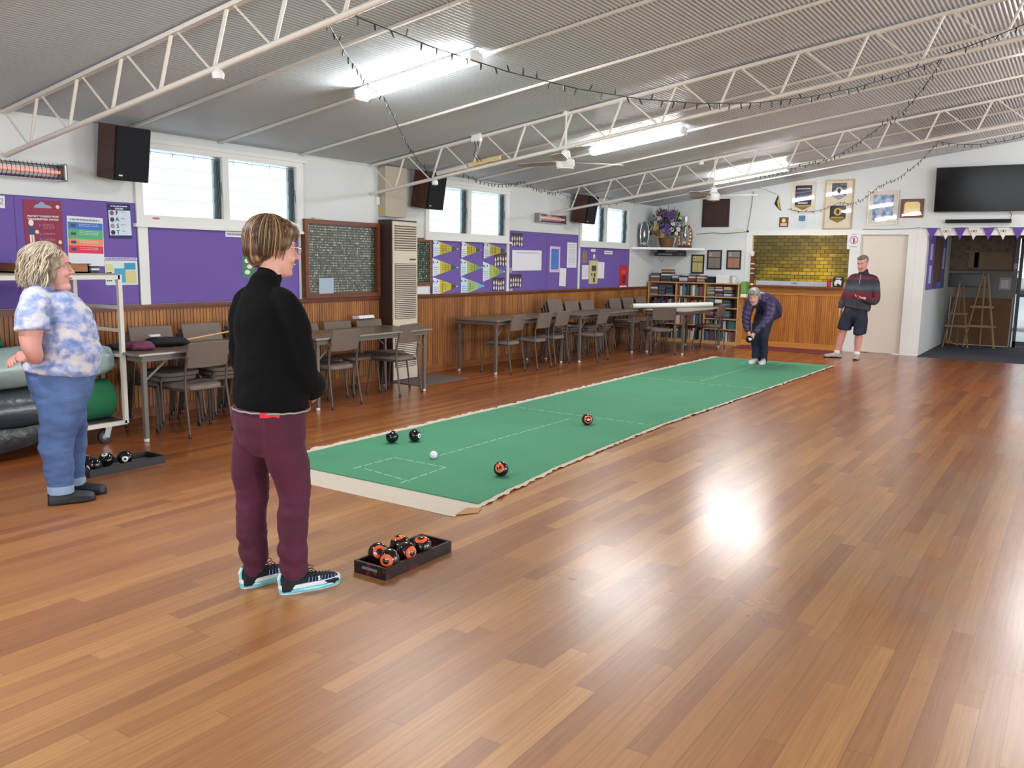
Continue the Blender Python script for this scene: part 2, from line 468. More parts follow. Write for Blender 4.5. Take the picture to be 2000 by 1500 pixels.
# back and right glazing bars
for yy in (1.5, 6.5, 11.5):
    n += 1
    w = thing('window_%d' % (n+1), None, None, (XR, yy, 1.45), kind='structure')
    b = MB()
    for k in range(4): b.bb(.02, .08, -1.75+k*1.15, -1.70+k*1.15, -1, 1)
    b.bb(.02, .08, -1.75, 1.75, -1, -.95).bb(.02, .08, -1.75, 1.75, .95, 1)
    b.build('window_frame', M['white'], w)
n += 1
w = thing('window_%d' % (n+1), None, None, (-1.5, YB, 1.57), kind='structure')
b = MB()
for k in range(5): b.bb(-2.5+k*1.24, -2.46+k*1.24, -.1, -.04, -.92, .93)
b.bb(-2.5, 2.5, -.1, -.04, -.92, -.87).bb(-2.5, 2.5, -.1, -.04, .88, .93)
b.build('window_frame', M['white'], w)

# ------------------------------------------------------------------ far wall joinery
trim(MB().bb(-5.52, -5.40, YF-.02, YF, 1.14, 2.2).bb(-5.52, -2.27, YF-.025, YF, 2.12, 2.20).bb(-3.60, -3.42, YF-.03, YF, 0, 2.12), M['white'])
trim(MB().bb(-2.63, -2.50, YF-.035, YF, 0, 2.12).bb(-2.50, -2.33, YF-.02, YF, 0, 2.12).bb(-2.50, .30, YF-.03, YF, 2.10, 2.19), M['white'])
d = thing('door_1', None, None, (-3.025, YF+.04, 0), kind='structure')
MB().bb(-.395, .395, 0, .04, .01, 2.115).build('door_panel', mat('cream_door_paint', 'DDD5C7', .5), d)
MB().bb(-.40, -.385, -.03, 0, 0, 2.12).bb(.385, .40, -.03, 0, 0, 2.12).build('door_stop', M['white'], d)
# bar front below the hatch
ctr = thing('bar_counter', 'varnished slatted timber bar front below the roller shutter', 'counter', (-4.58, YF-.06, 0))
b = MB().bb(-.92, .92, .0, .05, .0, 1.13)
x = -.92
while x < .90:
    b.bb(x, x+.031, -.008, .001, .10, 1.0); x += .038
b.build('front_panel', M['slatf'], ctr)
MB().bb(-.925, .925, -.02, .0, 0, .10).bb(-.925, .925, -.022, .0, 1.0, 1.13).build('border_board', wood('varnished_board', 'BE7C30', 'D09040', .35, (2, 20, 20)), ctr)
MB().bb(-.955, .955, -.14, .055, 1.13, 1.172, .004).build('counter_top', M['rail'], ctr)

trim(MB().bb(-5.40, -3.60, YF, YF+.03, 1.165, 1.172), M['rail'])
# roller shutter of brick-shaped amber panels
t = NT('shutter_panels'); t.t.nodes.remove(t.b); out = t.t.nodes['Material Output']
co = t.coord('Object'); sp = t.n('SeparateXYZ'); t.l(co, sp.inputs[0]); cb = t.n('CombineXYZ'); t.l(sp.outputs[0], cb.inputs[0]); t.l(sp.outputs[2], cb.inputs[1])
br = t.n('TexBrick'); t.l(cb.outputs[0], br.inputs['Vector'])
for k, v in (('Scale', 1.), ('Brick Width', .15), ('Row Height', .068), ('Mortar Size', .0045), ('Bias', 0.)): br.inputs[k].default_value = v
br.inputs['Color1'].default_value = lin('BDB25A'); br.inputs['Color2'].default_value = lin('94893C'); br.inputs['Mortar'].default_value = lin('1E1A10')
df = t.n('BsdfPrincipled'); t.l(t.mix(.72, br.outputs[0], '34311E'), df.inputs['Base Color']); df.inputs['Roughness'].default_value = .35
tl = t.n('BsdfTranslucent'); t.l(br.outputs[0], tl.inputs[0])
ms = t.n('MixShader'); ms.inputs[0].default_value = .42; t.l(df.outputs[0], ms.inputs[1]); t.l(tl.outputs[0], ms.inputs[2])
mo = t.n('BsdfPrincipled'); mo.inputs['Base Color'].default_value = lin('241E12')
m3 = t.n('MixShader'); t.l(br.outputs['Fac'], m3.inputs[0]); t.l(ms.outputs[0], m3.inputs[1]); t.l(mo.outputs[0], m3.inputs[2])
t.l(m3.outputs[0], out.inputs[0])
sh = thing('roller_shutter', 'amber brick-patterned roller shutter closed over the bar hatch', 'roller shutter', (-4.5, YF+.03, 1.17))
MB().bb(-.895, .895, 0, .006, .085, .945).build('shutter_curtain', t.m, sh)
MB().bb(-.79, .62, -.035, .012, .0, .085, .004).build('bottom_rail', mat('grey_rail', 'B9BCC2', .45), sh)
text('27882', .045, M['ink'], sh, (-.06, -.037, .045), FWL, 'lettering')
# the lit bar room behind the shutter
bb_ = MB(); bb_.bb(-6.4, -6.3, 16.56, 19.0, 0, 2.6).bb(-3.3, -3.2, 16.6, 19.0, 0, 2.6).bb(-6.4, -3.2, 19.0, 19.1, 0, 2.6).bb(-6.4, -3.2, 16.56, 19.1, 2.6, 2.7).bb(-6.4, -3.2, 16.6, 19.1, -.1, 0)
struct(bb_.build('wall_bar', C('B8A890', .8)))
for x, z, e in ((-4.08, 1.45, 34), (-4.03, 1.78, 14), (-4.55, 1.40, 14), (-4.98, 1.46, 10)):
    l = bpy.data.lights.new('bar_lamp', 'POINT'); l.energy = e; l.color = (1, .78, .35); l.shadow_soft_size = .06
    o = bpy.data.objects.new('bar_lamp', l); col.objects.link(o); o.location = (x, 16.66, z)

# ------------------------------------------------------------------ alcove beyond the doorway
AY = 19.6
b = MB().bb(-2.43, -2.33, YF+.15, AY, 0, 2.5)
struct(b.build('wall_alcove_left', M['wall']))
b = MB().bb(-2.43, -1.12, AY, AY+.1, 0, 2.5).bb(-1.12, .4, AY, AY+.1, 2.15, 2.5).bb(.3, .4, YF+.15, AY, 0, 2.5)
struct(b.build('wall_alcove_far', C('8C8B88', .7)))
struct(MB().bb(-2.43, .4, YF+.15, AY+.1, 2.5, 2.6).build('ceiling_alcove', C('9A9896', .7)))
struct(MB().bb(-2.33, .30, 16.28, AY, 0, .008).build('floor_carpet', mat('charcoal_carpet', '3A3A44', .95, var=.1, vs=30, bump=.3, bs=300)))
struct(MB().bb(-6, 6, AY+.1, 34, -.12, -.02).build('floor_outside', C('9A9C9A', .8)))
d = thing('door_2', None, None, (-.40, AY+.05, 0), kind='structure')
MB().bb(-.70, -.64, -.03, .03, 0, 2.15).bb(.62, .68, -.03, .03, 0, 2.15).bb(-.70, .68, -.03, .03, 2.08, 2.15).bb(-.70, .68, -.02, .02, 1.0, 1.07).bb(-.70, .68, -.03, .03, 0, .12).build('door_frame', C('5A6066', .5), d)
MB().bb(-.64, .62, -.004, .004, .12, 2.08).build('door_glass', M['clear'], d)
# lamp light inside the alcove comes only from the door

# trusses
def truss(y, label):
    t_ = thing('roof_truss', label, 'roof truss', (0, y, 0), group='white steel trusses under the ceiling')
    xs0 = -7.43
    b = MB()
    for x0, x1 in ((xs0+.02, RIDGE), (RIDGE, 7.4)):
        b.bar((x0, 0, ceil_z(x0)-.032), (x1, 0, ceil_z(x1)-.032), .045, .028)
    b.build('top_chord', M['truss'], t_)
    b = MB()
    zb = lambda x: ceil_z(x)-.365
    b.tube([(xs0, 0, zb(xs0)-.004), (-7.0, 0, zb(-7.0)), (RIDGE-.3, 0, zb(RIDGE-.3)), (RIDGE, 0, zb(RIDGE)-.02), (RIDGE+.3, 0, zb(RIDGE+.3)), (7.4, 0, zb(7.4))], .0205, 10)
    b.build('bottom_chord', M['truss'], t_, smooth=True)
    x = -7.07
    while x < RIDGE-.2:
        MB().tube([(x-.012, 0, zb(x)+.015), (x-.33, 0, ceil_z(x-.33)-.04)], .0085, 6).build('web_rod', M['truss'], t_)
        MB().tube([(x+.04, 0, zb(x+.04)+.015), (x+.175, 0, ceil_z(x+.175)-.04)], .0125, 6).build('web_rod', M['truss'], t_)
        x += .575
    return t_
truss(3.62, 'nearest white lattice truss crossing the upper left of the hall')
truss(7.93, 'middle white lattice truss carrying the near ceiling fan')
truss(12.20, 'farthest white lattice truss, closest to the end wall')
# ------------------------------------------------------------------ fluorescent fittings
M['tube'] = emis('fluorescent_diffuser', 'FFFFFF', 80.0)
M['fit'] = mat('lamp_white', 'E4E6E4', .4)
SL = math.atan(S)
def fluoro(x, y, label, side=1):
    zc = ceil_z(x)
    t_ = thing('fluorescent_light', label, 'ceiling light', (x, y, zc-.045), group='fluorescent battens on the ceiling')
    t_.rotation_euler = (0, -SL*side, 0)
    MB().box((0, 0, 0), (1.26, .075, .045), None, .006).build('lamp_body', M['fit'], t_)
    b = MB(); n = 14
    ring = lambda xx, k=1.: [(xx, .072*k*math.cos(PI+PI*i/n), -.022+.058*k*math.sin(PI+PI*i/n)) for i in range(n+1)]
    b.rings([ring(-.605, .9), ring(-.595), ring(.595), ring(.605, .9)]).build('lamp_diffuser', M['tube'], t_, smooth=True)
    for s in (-1, 1): MB().box((s*.618, 0, -.035), (.028, .15, .085), None, .008).build('end_cap', M['fit'], t_)
    return t_
fluoro(-4.70, 5.55, 'nearest lit fluorescent batten, upper left of the picture')
fluoro(-4.72, 9.73, 'middle lit fluorescent batten beyond the near ceiling fan')
fluoro(-4.74, 14.10, 'farthest lit fluorescent batten close to the end wall')
fluoro(-4.70, 1.35, 'lit fluorescent batten behind the viewer on the left slope')
fluoro(.10, 14.1, 'lit fluorescent batten near the ridge beyond the right edge, far one')
fluoro(.10, 9.73, 'lit fluorescent batten near the ridge beyond the right edge, near one')
for yy in (1.35, 5.55, 9.73, 14.1):
    fluoro(4.6, yy, 'lit fluorescent batten on the far slope, outside the picture', -1)

# ------------------------------------------------------------------ ceiling fans
def fan(x, y, zt, label, ang):
    t_ = thing('ceiling_fan', label, 'ceiling fan', (x, y, zt), ang, group='white ceiling fans hung from the trusses')
    MB().lathe([(.012, -.05), (.012, .50)], seg=10).build('down_rod', M['truss'], t_)
    MB().lathe([(.02, -.02), (.045, -.04), (.055, -.10), (.095, -.13), (.10, -.185), (.085, -.21), (.09, -.22), (.02, -.235)], seg=24).build('motor_housing', M['fit'], t_, smooth=True)
    for k in range(3):
        a = 2*PI*k/3
        rm = Matrix.Rotation(a, 3, 'Z')
        b = MB()
        pts = [(.09, -.02), (.20, -.055), (.62, -.065), (.66, -.03), (.66, .03), (.62, .065), (.20, .055), (.09, .02)]
        b.prism([rm @ Vector((px, py, -.150+py*.18)) for px, py in pts], (0, 0, .005))
        b.build('blade', C('A8A49C', .5), t_)
    return t_
fan(-4.66, 7.93, 2.74, 'white ceiling fan hanging under the middle truss', .9)
fan(-4.64, 12.20, 2.70, 'white ceiling fan hanging under the farthest truss near the end wall', .35)
# fittings on the middle truss
t_ = thing('junction_box', 'white junction box with two cables on the middle truss', 'junction box', (-5.8, 7.90, 2.92))
MB().box((0, 0, 0), (.12, .05, .11), None, .006).box((0, 0, .065), (.17, .06, .03)).build('box_body', M['fit'], t_)
for dx in (-.01, .035): MB().tube([(dx, -.03, -.05), (dx+.03, -.04, -.12), (dx-.0, -.04, -.20), (dx+.06, -.03, -.28)], .004, 6).build('cable', M['dark'], t_)
b = MB(); xa, xb = -5.90, -5.48; zz = lambda x: ceil_z(x)-.365+.045
b.rings([[(x, 7.90+dy, zz(x)+dz+.006*math.sin(x*40)) for dy, dz in ((-.02, -.02), (.02, -.02), (.025, .02), (-.015, .028))] for x in [xa+(xb-xa)*i/12 for i in range(13)]])
o = b.build('foam_strip', mat('old_foam', 'CDB684', .8, var=.2, vs=30), None); tag(o, 'yellowed foam strip lying along the middle truss beside the junction box', 'foam strip')
b = MB().bar((-6.36, 7.90, ceil_z(-6.36)-.325), (-5.95, 7.90, ceil_z(-5.95)-.325), .035, .04)
tag(b.build('cable_cover', mat('cable_cover_grey', 'C9C3BC', .6), None), 'pale cable cover strip lying on the left end of the middle truss', 'cable cover')
for (x, y, z, lab) in ((-4.66, 7.93, 3.09, 'small white sensor on the middle truss above the near ceiling fan'), (-4.85, 12.20, 3.03, 'small white sensor on the farthest truss'), (-4.70, 3.62, 2.70, 'small white clip lamp under the nearest truss'), (-6.42, 7.93, 2.45, 'small grey camera under the left end of the middle truss')):
    s_ = thing('sensor', lab, 'sensor', (x, y, z))
    MB().lathe([(.015, -.035), (.035, -.03), (.04, 0), (.03, .02), (.015, .03)], seg=14).build('sensor_head', M['fit'], s_, smooth=True)
    MB().lathe([(.008, .02), (.008, .055)], seg=8).build('bracket', M['steel'], s_)

# ------------------------------------------------------------------ wall speakers
def speaker(y, label):
    t_ = thing('wall_speaker', label, 'speaker', (XW+.26, y, 2.445), group='black fronted speakers high on the left wall')
    t_.rotation_euler = (0, R(9), 0)
    MB().bb(-.17, .085, -.165, .165, -.235, .235).build('cabinet', wood('speaker_wood', '3A1D16', '4E2A20', .5, (3, 3, 20)), t_)
    MB().bb(.086, .112, -.160, .160, -.230, .230, .006).build('grille', mat('speaker_cloth', '0C0D14', .9, bump=.3, bs=500), t_)
    MB().bb(.112, .114, -.13, -.095, -.195, -.182).build('badge', C('D8D2C0', .4), t_)
    MB().bar((-.24, 0, .05), (-.16, 0, 0), .05, .05).build('bracket', M['dark'], t_)
speaker(4.53, 'black speaker left of the nearest high window')
speaker(8.80, 'black speaker above the tall air unit, left of the middle window')
speaker(13.00, 'black speaker left of the farthest window')

# ------------------------------------------------------------------ strip heaters
glow = emis('heater_element', 'FF8A78', .5, 'E8B0A4')
def heater(y0, y1, z, label):
    L = y1-y0; t_ = thing('strip_heater', label, 'wall heater', (XW, (y0+y1)/2, z), group='chrome strip heaters on the left wall')
    b = MB(); n = 10
    pr = [(.05+.075*math.cos(a), -.02+.07*math.sin(a)) for a in [R(115)+R(200)*i/n for i in range(n+1)]]
    pr2 = [(.05+.066*math.cos(a), -.02+.061*math.sin(a)) for a in [R(315)-R(200)*i/n for i in range(n+1)]]
    b.rings([[(px, yy, pz) for px, pz in pr+pr2] for yy in (-L/2, L/2)]).build('reflector', M['chrome'], t_)
    MB().tube([(.065, -L/2+.03, -.02), (.065, L/2-.03, -.02)], .014, 10).build('heating_element', glow, t_)
    b = MB(); k = -L/2+.04
    while k < L/2-.03:
        b.tube([(.10, k, .045), (.125, k, .0), (.125, k, -.045), (.09, k, -.085)], .0025, 5); k += .035
    b.build('guard_wires', M['dark'], t_)
    for s in (-1, 1): MB().box((.055, s*L/2, -.02), (.12, .03, .15), None, .012).build('end_cap', M['steel'], t_)
    MB().bb(0, .02, -.06, .06, .02, .08).bb(0, .06, -.05, -.03, .04, .06).build('bracket', M['fit'], t_)
heater(2.55, 4.06, 2.26, 'long chrome strip heater at the left edge above the posters')
heater(11.75, 12.60, 2.27, 'short glowing strip heater between the middle and farthest windows')

# ------------------------------------------------------------------ tall air unit and duct
ac = thing('air_heater_unit', 'tall beige louvred heater cabinet with brown sides against the wall', 'heater cabinet', (XW+.02, 8.30, 0))
MB().bb(0, .215, -.24, .24, 0, 2.04).build('cabinet', mat('brown_metal', '3B2620', .5), ac)
MB().bb(.215, .235, -.235, .235, .02, 2.02, .004).build('front_frame', mat('beige_metal', 'CFC5B2', .5), ac)
b = MB(); b2 = MB()
for z0, z1, st in ((1.66, 1.98, .030), (.80, 1.50, .024), (.18, .62, .024)):
    b2.bb(.235, .238, -.205, .205, z0, z1)
    z = z0+.006
    while z < z1-.01:
        b.box((.244, 0, z+.008), (.014, .41, st*.42), (0, R(-25), 0)); z += st
b2.build('vent_recess', C('5C544C', .7), ac); b.build('vent_louvres', mat('beige_louvre', 'D8CFBE', .5), ac)
MB().bb(.235, .243, .08, .19, 1.545, 1.560).build('badge', M['dark'], ac)
dct = thing('duct_box', 'beige boxed duct rising from the air unit to the ceiling', 'duct', (XW, 8.28, 2.08))
MB().bb(.002, .12, -.20, .20, 0, .62).build('duct_body', mat('duct_beige', 'B3A998', .6), dct)
MB().bb(.03, .09, -.203, -.199, .05, .10).build('warning_label', C('D8A820', .5), dct)
tag(MB().bb(XW, XW+.04, 8.02, 8.07, 2.22, 2.32, .004).build('wall_switch', M['fit']), 'small white switch box on the wall beside the boxed duct', 'switch')

# ------------------------------------------------------------------ pinboards
def pinboard(y0, y1, z0, z1, label, seam=None):
    t_ = thing('pinboard', label, 'pinboard', (XW, (y0+y1)/2, (z0+z1)/2), group='purple pinboards along the left wall')
    h, w_ = (z1-z0)/2, (y1-y0)/2
    MB().bb(.001, .014, -w_, w_, -h, h).build('felt_panel', M['purple'], t_)
    b = MB().bb(.001, .016, -w_, w_, h-.006, h).bb(.001, .016, -w_, w_, -h, -h+.006).bb(.001, .016, -w_, -w_+.006, -h, h).bb(.001, .016, w_-.006, w_, -h, h)
    if seam: b.bb(.013, .0155, seam-(y0+y1)/2-.003, seam-(y0+y1)/2+.003, -h, h)
    b.build('edging', C('49357C', .6), t_)
pinboard(1.2, 4.755, 1.09, 2.03, 'purple pinboard at far left holding the health posters', 3.66)
pinboard(4.865, 6.74, 1.09, 1.84, 'bare purple pinboard under the nearest window')
pinboard(9.11, 10.92, 1.09, 1.84, 'purple pinboard covered in pointed pennants')
pinboard(10.995, 13.155, 1.09, 2.02, 'purple pinboard between the middle and farthest windows', 12.12)
pinboard(13.225, 15.19, 1.09, 1.82, 'purple pinboard under the farthest window')

PX = XW+.0165
def sheet(name, label, cat, y0, y1, z0, z1, c='E4E4EA', tilt=0., group=None, th=.0015):
    t_ = thing(name, label, cat, (PX, (y0+y1)/2, (z0+z1)/2), group=group)
    t_.rotation_euler = (R(tilt), 0, 0)
    w_, h = (y1-y0)/2, (z1-z0)/2
    b = MB(); n = 6
    b.rings([[(q + .002*math.sin(i*1.3), -w_+2*w_*i/n, sz*h) for q, sz in ((0, -1), (th, -1), (th, 1), (0, 1))] for i in range(n+1)])
    b.build('paper_sheet', mat('sheet_'+c, c, .65) if (c, 'sh') not in _mc else _mc[(c, 'sh')], t_)
    return t_, w_, h
def print_lines(t_, rows, y0, y1, z1, dz, m, th=.008, x=.005, seed=1, name='printed_lines'):
    rnd = random.Random(seed); b = MB()
    for i in range(rows):
        a = y0; z = z1-i*dz
        while a < y1-.008:
            L = min(rnd.uniform(.01, .035), y1-a)
            b.bb(x-.0005, x, a, a+L, z-th/2, z+th/2); a += L+.006
    return b.build(name, m, t_)

# health posters on the left board
t_, w_, h = sheet('poster', 'maroon poster about thunderstorm asthma with a grey cloud', 'poster', 3.73, 4.05, 1.56, 2.0, '8C2B48', 1.)
MB().prism([(.004, y, z) for y, z in ((-.07, .155), (.075, .155), (.08, .165), (.06, .18), (.03, .185), (.01, .205), (-.015, .21), (-.03, .19), (-.05, .185), (-.07, .17))], (.001, 0, 0)).build('cloud', C('8E9CB8', .6), t_)
text('PROTECT YOURSELF FROM', .0215, C('F0E4E4', .6), t_, (.005, 0, .085), LW, 'heading', bold=.0006)
text('THUNDERSTORM ASTHMA', .0215, C('F0E4E4', .6), t_, (.005, 0, .060), LW, 'heading', bold=.0006)
for k, z in enumerate((.02, -.055, -.095)):
    print_lines(t_, (4, 2, 3)[k], -.01, .09, z, .012, C('C9808E', .6), .004, seed=k)
    MB().lathe([(.012, 0), (.012, .001)], (.004, -.035, z-.008), 14, (1, 0, 0)).build('bullet', C('7A5AA0', .6), t_)
MB().sphere((.004, -.105, .03), (.001, .022, .026)).build('figure_head', C('F2E6E0', .6), t_)
MB().bb(.0035, .0045, -.128, -.085, -.07, .0).build('figure_shirt', C('2E4A7A', .6), t_)
MB().bb(.0035, .0045, -.124, -.108, -.17, -.07).bb(.0035, .0045, -.102, -.088, -.17, -.07).build('figure_legs', C('F2E6E0', .6), t_)
for a, c_ in ((.13, .17), (-.06, -.045), (.13, -.13)): MB().lathe([(.016, 0), (.016, .001)], (.004, a, c_), 14, (1, 0, 0)).build('pollen', C('E8D8A8', .6), t_)
t_, w_, h = sheet('poster', 'white sheet partly hidden below the maroon poster', 'poster', 3.74, 3.97, 1.36, 1.55)
t_, w_, h = sheet('poster', 'four-colour action chart with blue, green, orange and red bands', 'poster', 4.09, 4.42, 1.45, 1.88, 'DFE2EA', -1.)
for z0, z1, c_ in ((.105, .165, '3F6FBE'), (.02, .105, '4FAA78'), (-.04, .02, 'E88A60'), (-.105, -.04, 'D8304E')):
    MB().bb(.0035, .0045, -w_+.006, w_-.006, z0, z1).build('colour_band', C(c_, .6), t_)
    print_lines(t_, 3 if c_ == '4FAA78' else 2, -.06, .12, z1-.016, .014, C('C8D8E0', .6), .004, seed=int(z0*1000)+500, x=.0056)
    MB().bb(.0046, .0052, -.135, -.09, (z0+z1)/2-.012, (z0+z1)/2+.012).build('pictogram', C('38406A', .6), t_)
print_lines(t_, 1, -.14, .14, .188, .02, M['inkg'], .014)
t_, w_, h = sheet('poster', 'navy and white stroke poster spelling F A S T', 'poster', 4.475, 4.70, 1.70, 2.015, '2A2458', 1.5)
MB().bb(.0035, .0045, -w_+.006, w_-.004, -h+.03, h-.06).build('white_field', C('CFDCEA', .6), t_)
text('STROKE', .022, C('F0F0F4', .6), t_, (.005, 0, h-.045), LW, 'heading', bold=.0006)
print_lines(t_, 1, -.08, .08, h-.022, .01, C('E8E8F0', .6), .009)
for k, (ch, c2) in enumerate((('F', 'Face'), ('A', 'Arms'), ('S', 'Speech'), ('T', 'Time'))):
    z = h-.085-k*.058
    text(ch, .056, C('206070' if k else '203040', .6), t_, (.0055, -.025, z), LW, 'initial', bold=.0008)
    text(c2, .016, M['inkg'], t_, (.0055, .03, z+.012), LW, 'word')
    MB().lathe([(.021, 0), (.021, .001)], (.005, -.075, z), 16, (1, 0, 0)).build('picture_disc', C(('8A5A50', '303A48', '9A90A0', '202028')[k], .6), t_)
t_, w_, h = sheet('poster', 'pale blue and yellow map sheet low on the far left board', 'poster', 4.42, 4.742, 1.275, 1.50, 'D8E2E4')
for y0, y1, z0, z1, c_ in ((-.07, .03, -.09, .04, '48A8D0'), (.03, .14, .03, .09, '3E98C4'), (.035, .145, -.095, .02, 'D8CF90'), (-.15, -.085, .02, .08, 'DCD89A')): MB().bb(.0035, .0045, y0, y1, z0, z1).build('map_patch', C(c_, .6), t_)
print_lines(t_, 5, -.15, -.10, 0, .018, M['ink'], .010)
t_, w_, h = sheet('notice', 'narrow white caption strip above the map sheet', 'notice', 4.42, 4.742, 1.507, 1.527)
print_lines(t_, 1, -.15, .15, 0, .02, C('7A60B0', .6), .010)
t_, w_, h = sheet('notice', 'torn white paper at the left edge of the pinboard', 'notice', 3.35, 3.585, 1.92, 2.02, tilt=-2)
text('2', .07, M['inkg'], t_, (.005, .09, 0), LW)
t_, w_, h = sheet('notice', 'small white label on the bare purple board', 'notice', 5.75, 6.10, 1.755, 1.81)
print_lines(t_, 1, -.16, .16, 0, .02, M['inkg'], .018)
t_, w_, h = sheet('notice', 'green and white card pinned low on the bare purple board', 'notice', 5.95, 6.12, 1.33, 1.57, '4A7A60')
for k in range(3): MB().sphere((.004, -.02+.03*(k % 2), .06-.06*k), (.001, .035, .024)).build('print_patch', C('DDE8E0', .6), t_)
o = tag(thing('pen_holder', 'beige holder with dark clips pinned beside the nearest window', 'pen holder', (XW+.02, 6.55, 1.68)))
o['label'] = 'beige holder with dark clips on the bare purple board'; o['category'] = 'pen holder'
MB().bb(0, .05, -.035, .035, -.01, .05, .004).build('holder_body', C('C8B894', .6), o)
MB().bb(0, .06, -.03, .035, -.035, -.012, .004).build('clip', C('2A2440', .5), o)
tag(MB().sphere((0, 0, 0), (.03, .05, .012)).build('cloth_scrap', C('E07890', .7), loc=(XW+.02, 4.95, 1.855+.012-.02+.055)), 'pink scrap on the sill of the nearest window', 'scrap')

# pennants
def pennant(y0, y1, z0, z1, label, cols):
    t_ = thing('pennant', label, 'pennant', (PX+.004, y0, (z0+z1)/2), group='pointed sports pennants on the purple board')
    L = y1-y0; H = (z1-z0)/2
    hh = lambda y: H*(1-(y/L))
    def strip(a, c_, m, nm, x):
        b = MB(); n = 4; rs = []
        for i in range(n+1):
            y = a+(c_-a)*i/n; hgt = max(hh(y), .002)
            xx = x + .006*math.sin(y*14+z0*9)
            rs.append([(xx, y, -hgt), (xx+.002, y, -hgt), (xx+.002, y, hgt), (xx, y, hgt)])
        b.rings(rs).build(nm, m, t_)
    strip(0, L, C(cols[0], .7), 'cloth', 0)
    strip(.27*L, .70*L, C(cols[1], .7), 'coloured_band', .003)
    strip(.70*L, .93*L, C(cols[2], .7), 'tip_band', .003)
    b = MB()
    for k in range(3):
        y = (.36+k*.12)*L; b.bb(.009, .010, y, y+.008, -hh(y)*.85, hh(y)*.85)
    for k in range(-2, 3): b.bb(.009, .010, .28*L, .66*L, k*.03-.003, k*.03+.003) if abs(k*.03)+.02 < hh(.66*L)+.02*0 or abs(k) < 2 else None
    b.build('letter_rows', C('8F8A3A', .7), t_)
    b = MB()
    for s in (-1, 1): b.prism([(.008, .09*L+s*.02, H*.42), (.008, .09*L+s*.045, H*.70), (.008, .09*L+s*.058, H*.55)], (.001, 0, 0))
    b.build('emblem', C('2A3A60', .7), t_)
    print_lines(t_, 4, .03*L, .22*L, -.0, .030, C('7A8490', .7), .006, x=.0095)
    return t_
Yw = ['DDE4EA', 'C8B83A', '46583A']; Gn = ['CFE0E4', 'A8B85A', '5A9A7A']; Bl = ['C4DCF0', 'A4BC8A', '6AB0E0']
pennant(9.135, 9.71, 1.59, 1.83, 'yellow and white pennant at the top of the left column', Yw)
pennant(9.135, 9.70, 1.325, 1.575, 'yellow and white pennant in the middle of the left column', Yw)
pennant(9.135, 9.71, 1.05, 1.315, 'yellow and white pennant at the bottom of the left column', Yw)
pennant(9.77, 10.27, 1.585, 1.825, 'yellow and white pennant at the top of the middle column', Yw)
pennant(9.77, 10.29, 1.325, 1.575, 'green and white pennant in the middle column', Gn)
pennant(9.77, 10.36, 1.04, 1.32, 'pale blue pennant at the bottom of the middle column', Bl)
pennant(10.315, 10.93, 1.58, 1.835, 'yellow and grey pennant at the top of the right column', ['CDD6DE', 'B4A848', '3C4A3A'])
pennant(10.315, 10.89, 1.24, 1.54, 'green pennant lower in the right column', Gn)

# photographs: crowd of small figures on dark ground
def photo(y0, y1, z0, z1, label, seed, tilt=0):
    t_, w_, h = sheet('photograph', label, 'photograph', y0, y1, z0, z1, '3A3438', tilt, group='team photographs on the purple boards')
    rnd = random.Random(seed); b = MB(); b2 = MB()
    n = 5
    for r in range(2):
        for i in range(n):
            y = -w_+.03+(2*w_-.06)*i/(n-1); z = h*.15-r*h*.75+rnd.uniform(-.01, .01)
            b.sphere((.004, y, z), (.0008, .022, .032), 10, 6); b2.sphere((.005, y, z+.04), (.0008, .011, .013), 8, 6)
    b.build('figures', C('D8D0DC', .6), t_); b2.build('faces', C('A87A68', .6), t_)
photo(10.60, 10.94, 1.47, 1.66, 'team photo overlapping the top right pennant', 1, 3)
photo(10.57, 10.88, 1.10, 1.30, 'team photo at the lower right of the pennant board', 2)
photo(11.05, 11.38, 1.78, 1.985, 'team photo at the top left of the board past the middle window', 3)
photo(11.03, 11.36, 1.14, 1.345, 'team photo at the lower left of the board past the middle window', 4)
t_, w_, h = sheet('notice', 'wide blank white sheet on the board past the middle window', 'notice', 11.09, 11.95, 1.405, 1.725, tilt=.5)
print_lines(t_, 1, -.3, .35, .12, .02, C('C4C4CC', .7), .02)
t_, w_, h = sheet('poster', 'blue poster with a pink border', 'poster', 12.21, 12.545, 1.375, 1.805, 'D8B8D4')
MB().bb(.0035, .0045, -w_+.045, w_-.045, -h+.05, h-.04).build('blue_field', C('3E74BE', .6), t_)
print_lines(t_, 10, -.10, .10, .12, .028, C('6A98D8', .6), .006, x=.0055)
t_, w_, h = sheet('notice', 'long white list pinned beside the farthest window', 'notice', 12.78, 13.11, 1.455, 1.885)
print_lines(t_, 14, -.12, .12, .18, .026, C('9A9AA4', .7), .006)
sheet('notice', 'blank white sheet hanging crooked below the blue poster', 'notice', 12.54, 12.76, 1.14, 1.445, tilt=-2.5)
t_, w_, h = sheet('notice', 'tiny brownish card beside the wide white sheet', 'notice', 11.0, 11.09, 1.37, 1.45, 'A89098')
t_, w_, h = sheet('notice', 'pale green tag at the bottom edge of the board', 'notice', 11.03, 11.11, 1.062, 1.125, 'A8B898')
t_, w_, h = sheet('notice', 'narrow brown printed card under the farthest window', 'notice', 13.33, 13.48, 1.55, 1.74, 'A08A6A', 2)
print_lines(t_, 5, -.05, .05, .07, .035, C('5A4A3A', .7), .014)
sheet('notice', 'small white label above the house-shaped card', 'notice', 13.63, 13.80, 1.74, 1.79)
t_ = thing('notice', 'little white house-shaped card under the farthest window', 'notice', (PX, 13.76, 1.66))
MB().prism([(0, -.04, -.045), (0, .04, -.045), (0, .04, .015), (0, 0, .05), (0, -.04, .015)], (.0015, 0, 0)).build('card', M['paper'], t_)
MB().bb(.0015, .0025, -.012, .012, -.045, -.01).build('print_patch', M['ink'], t_)
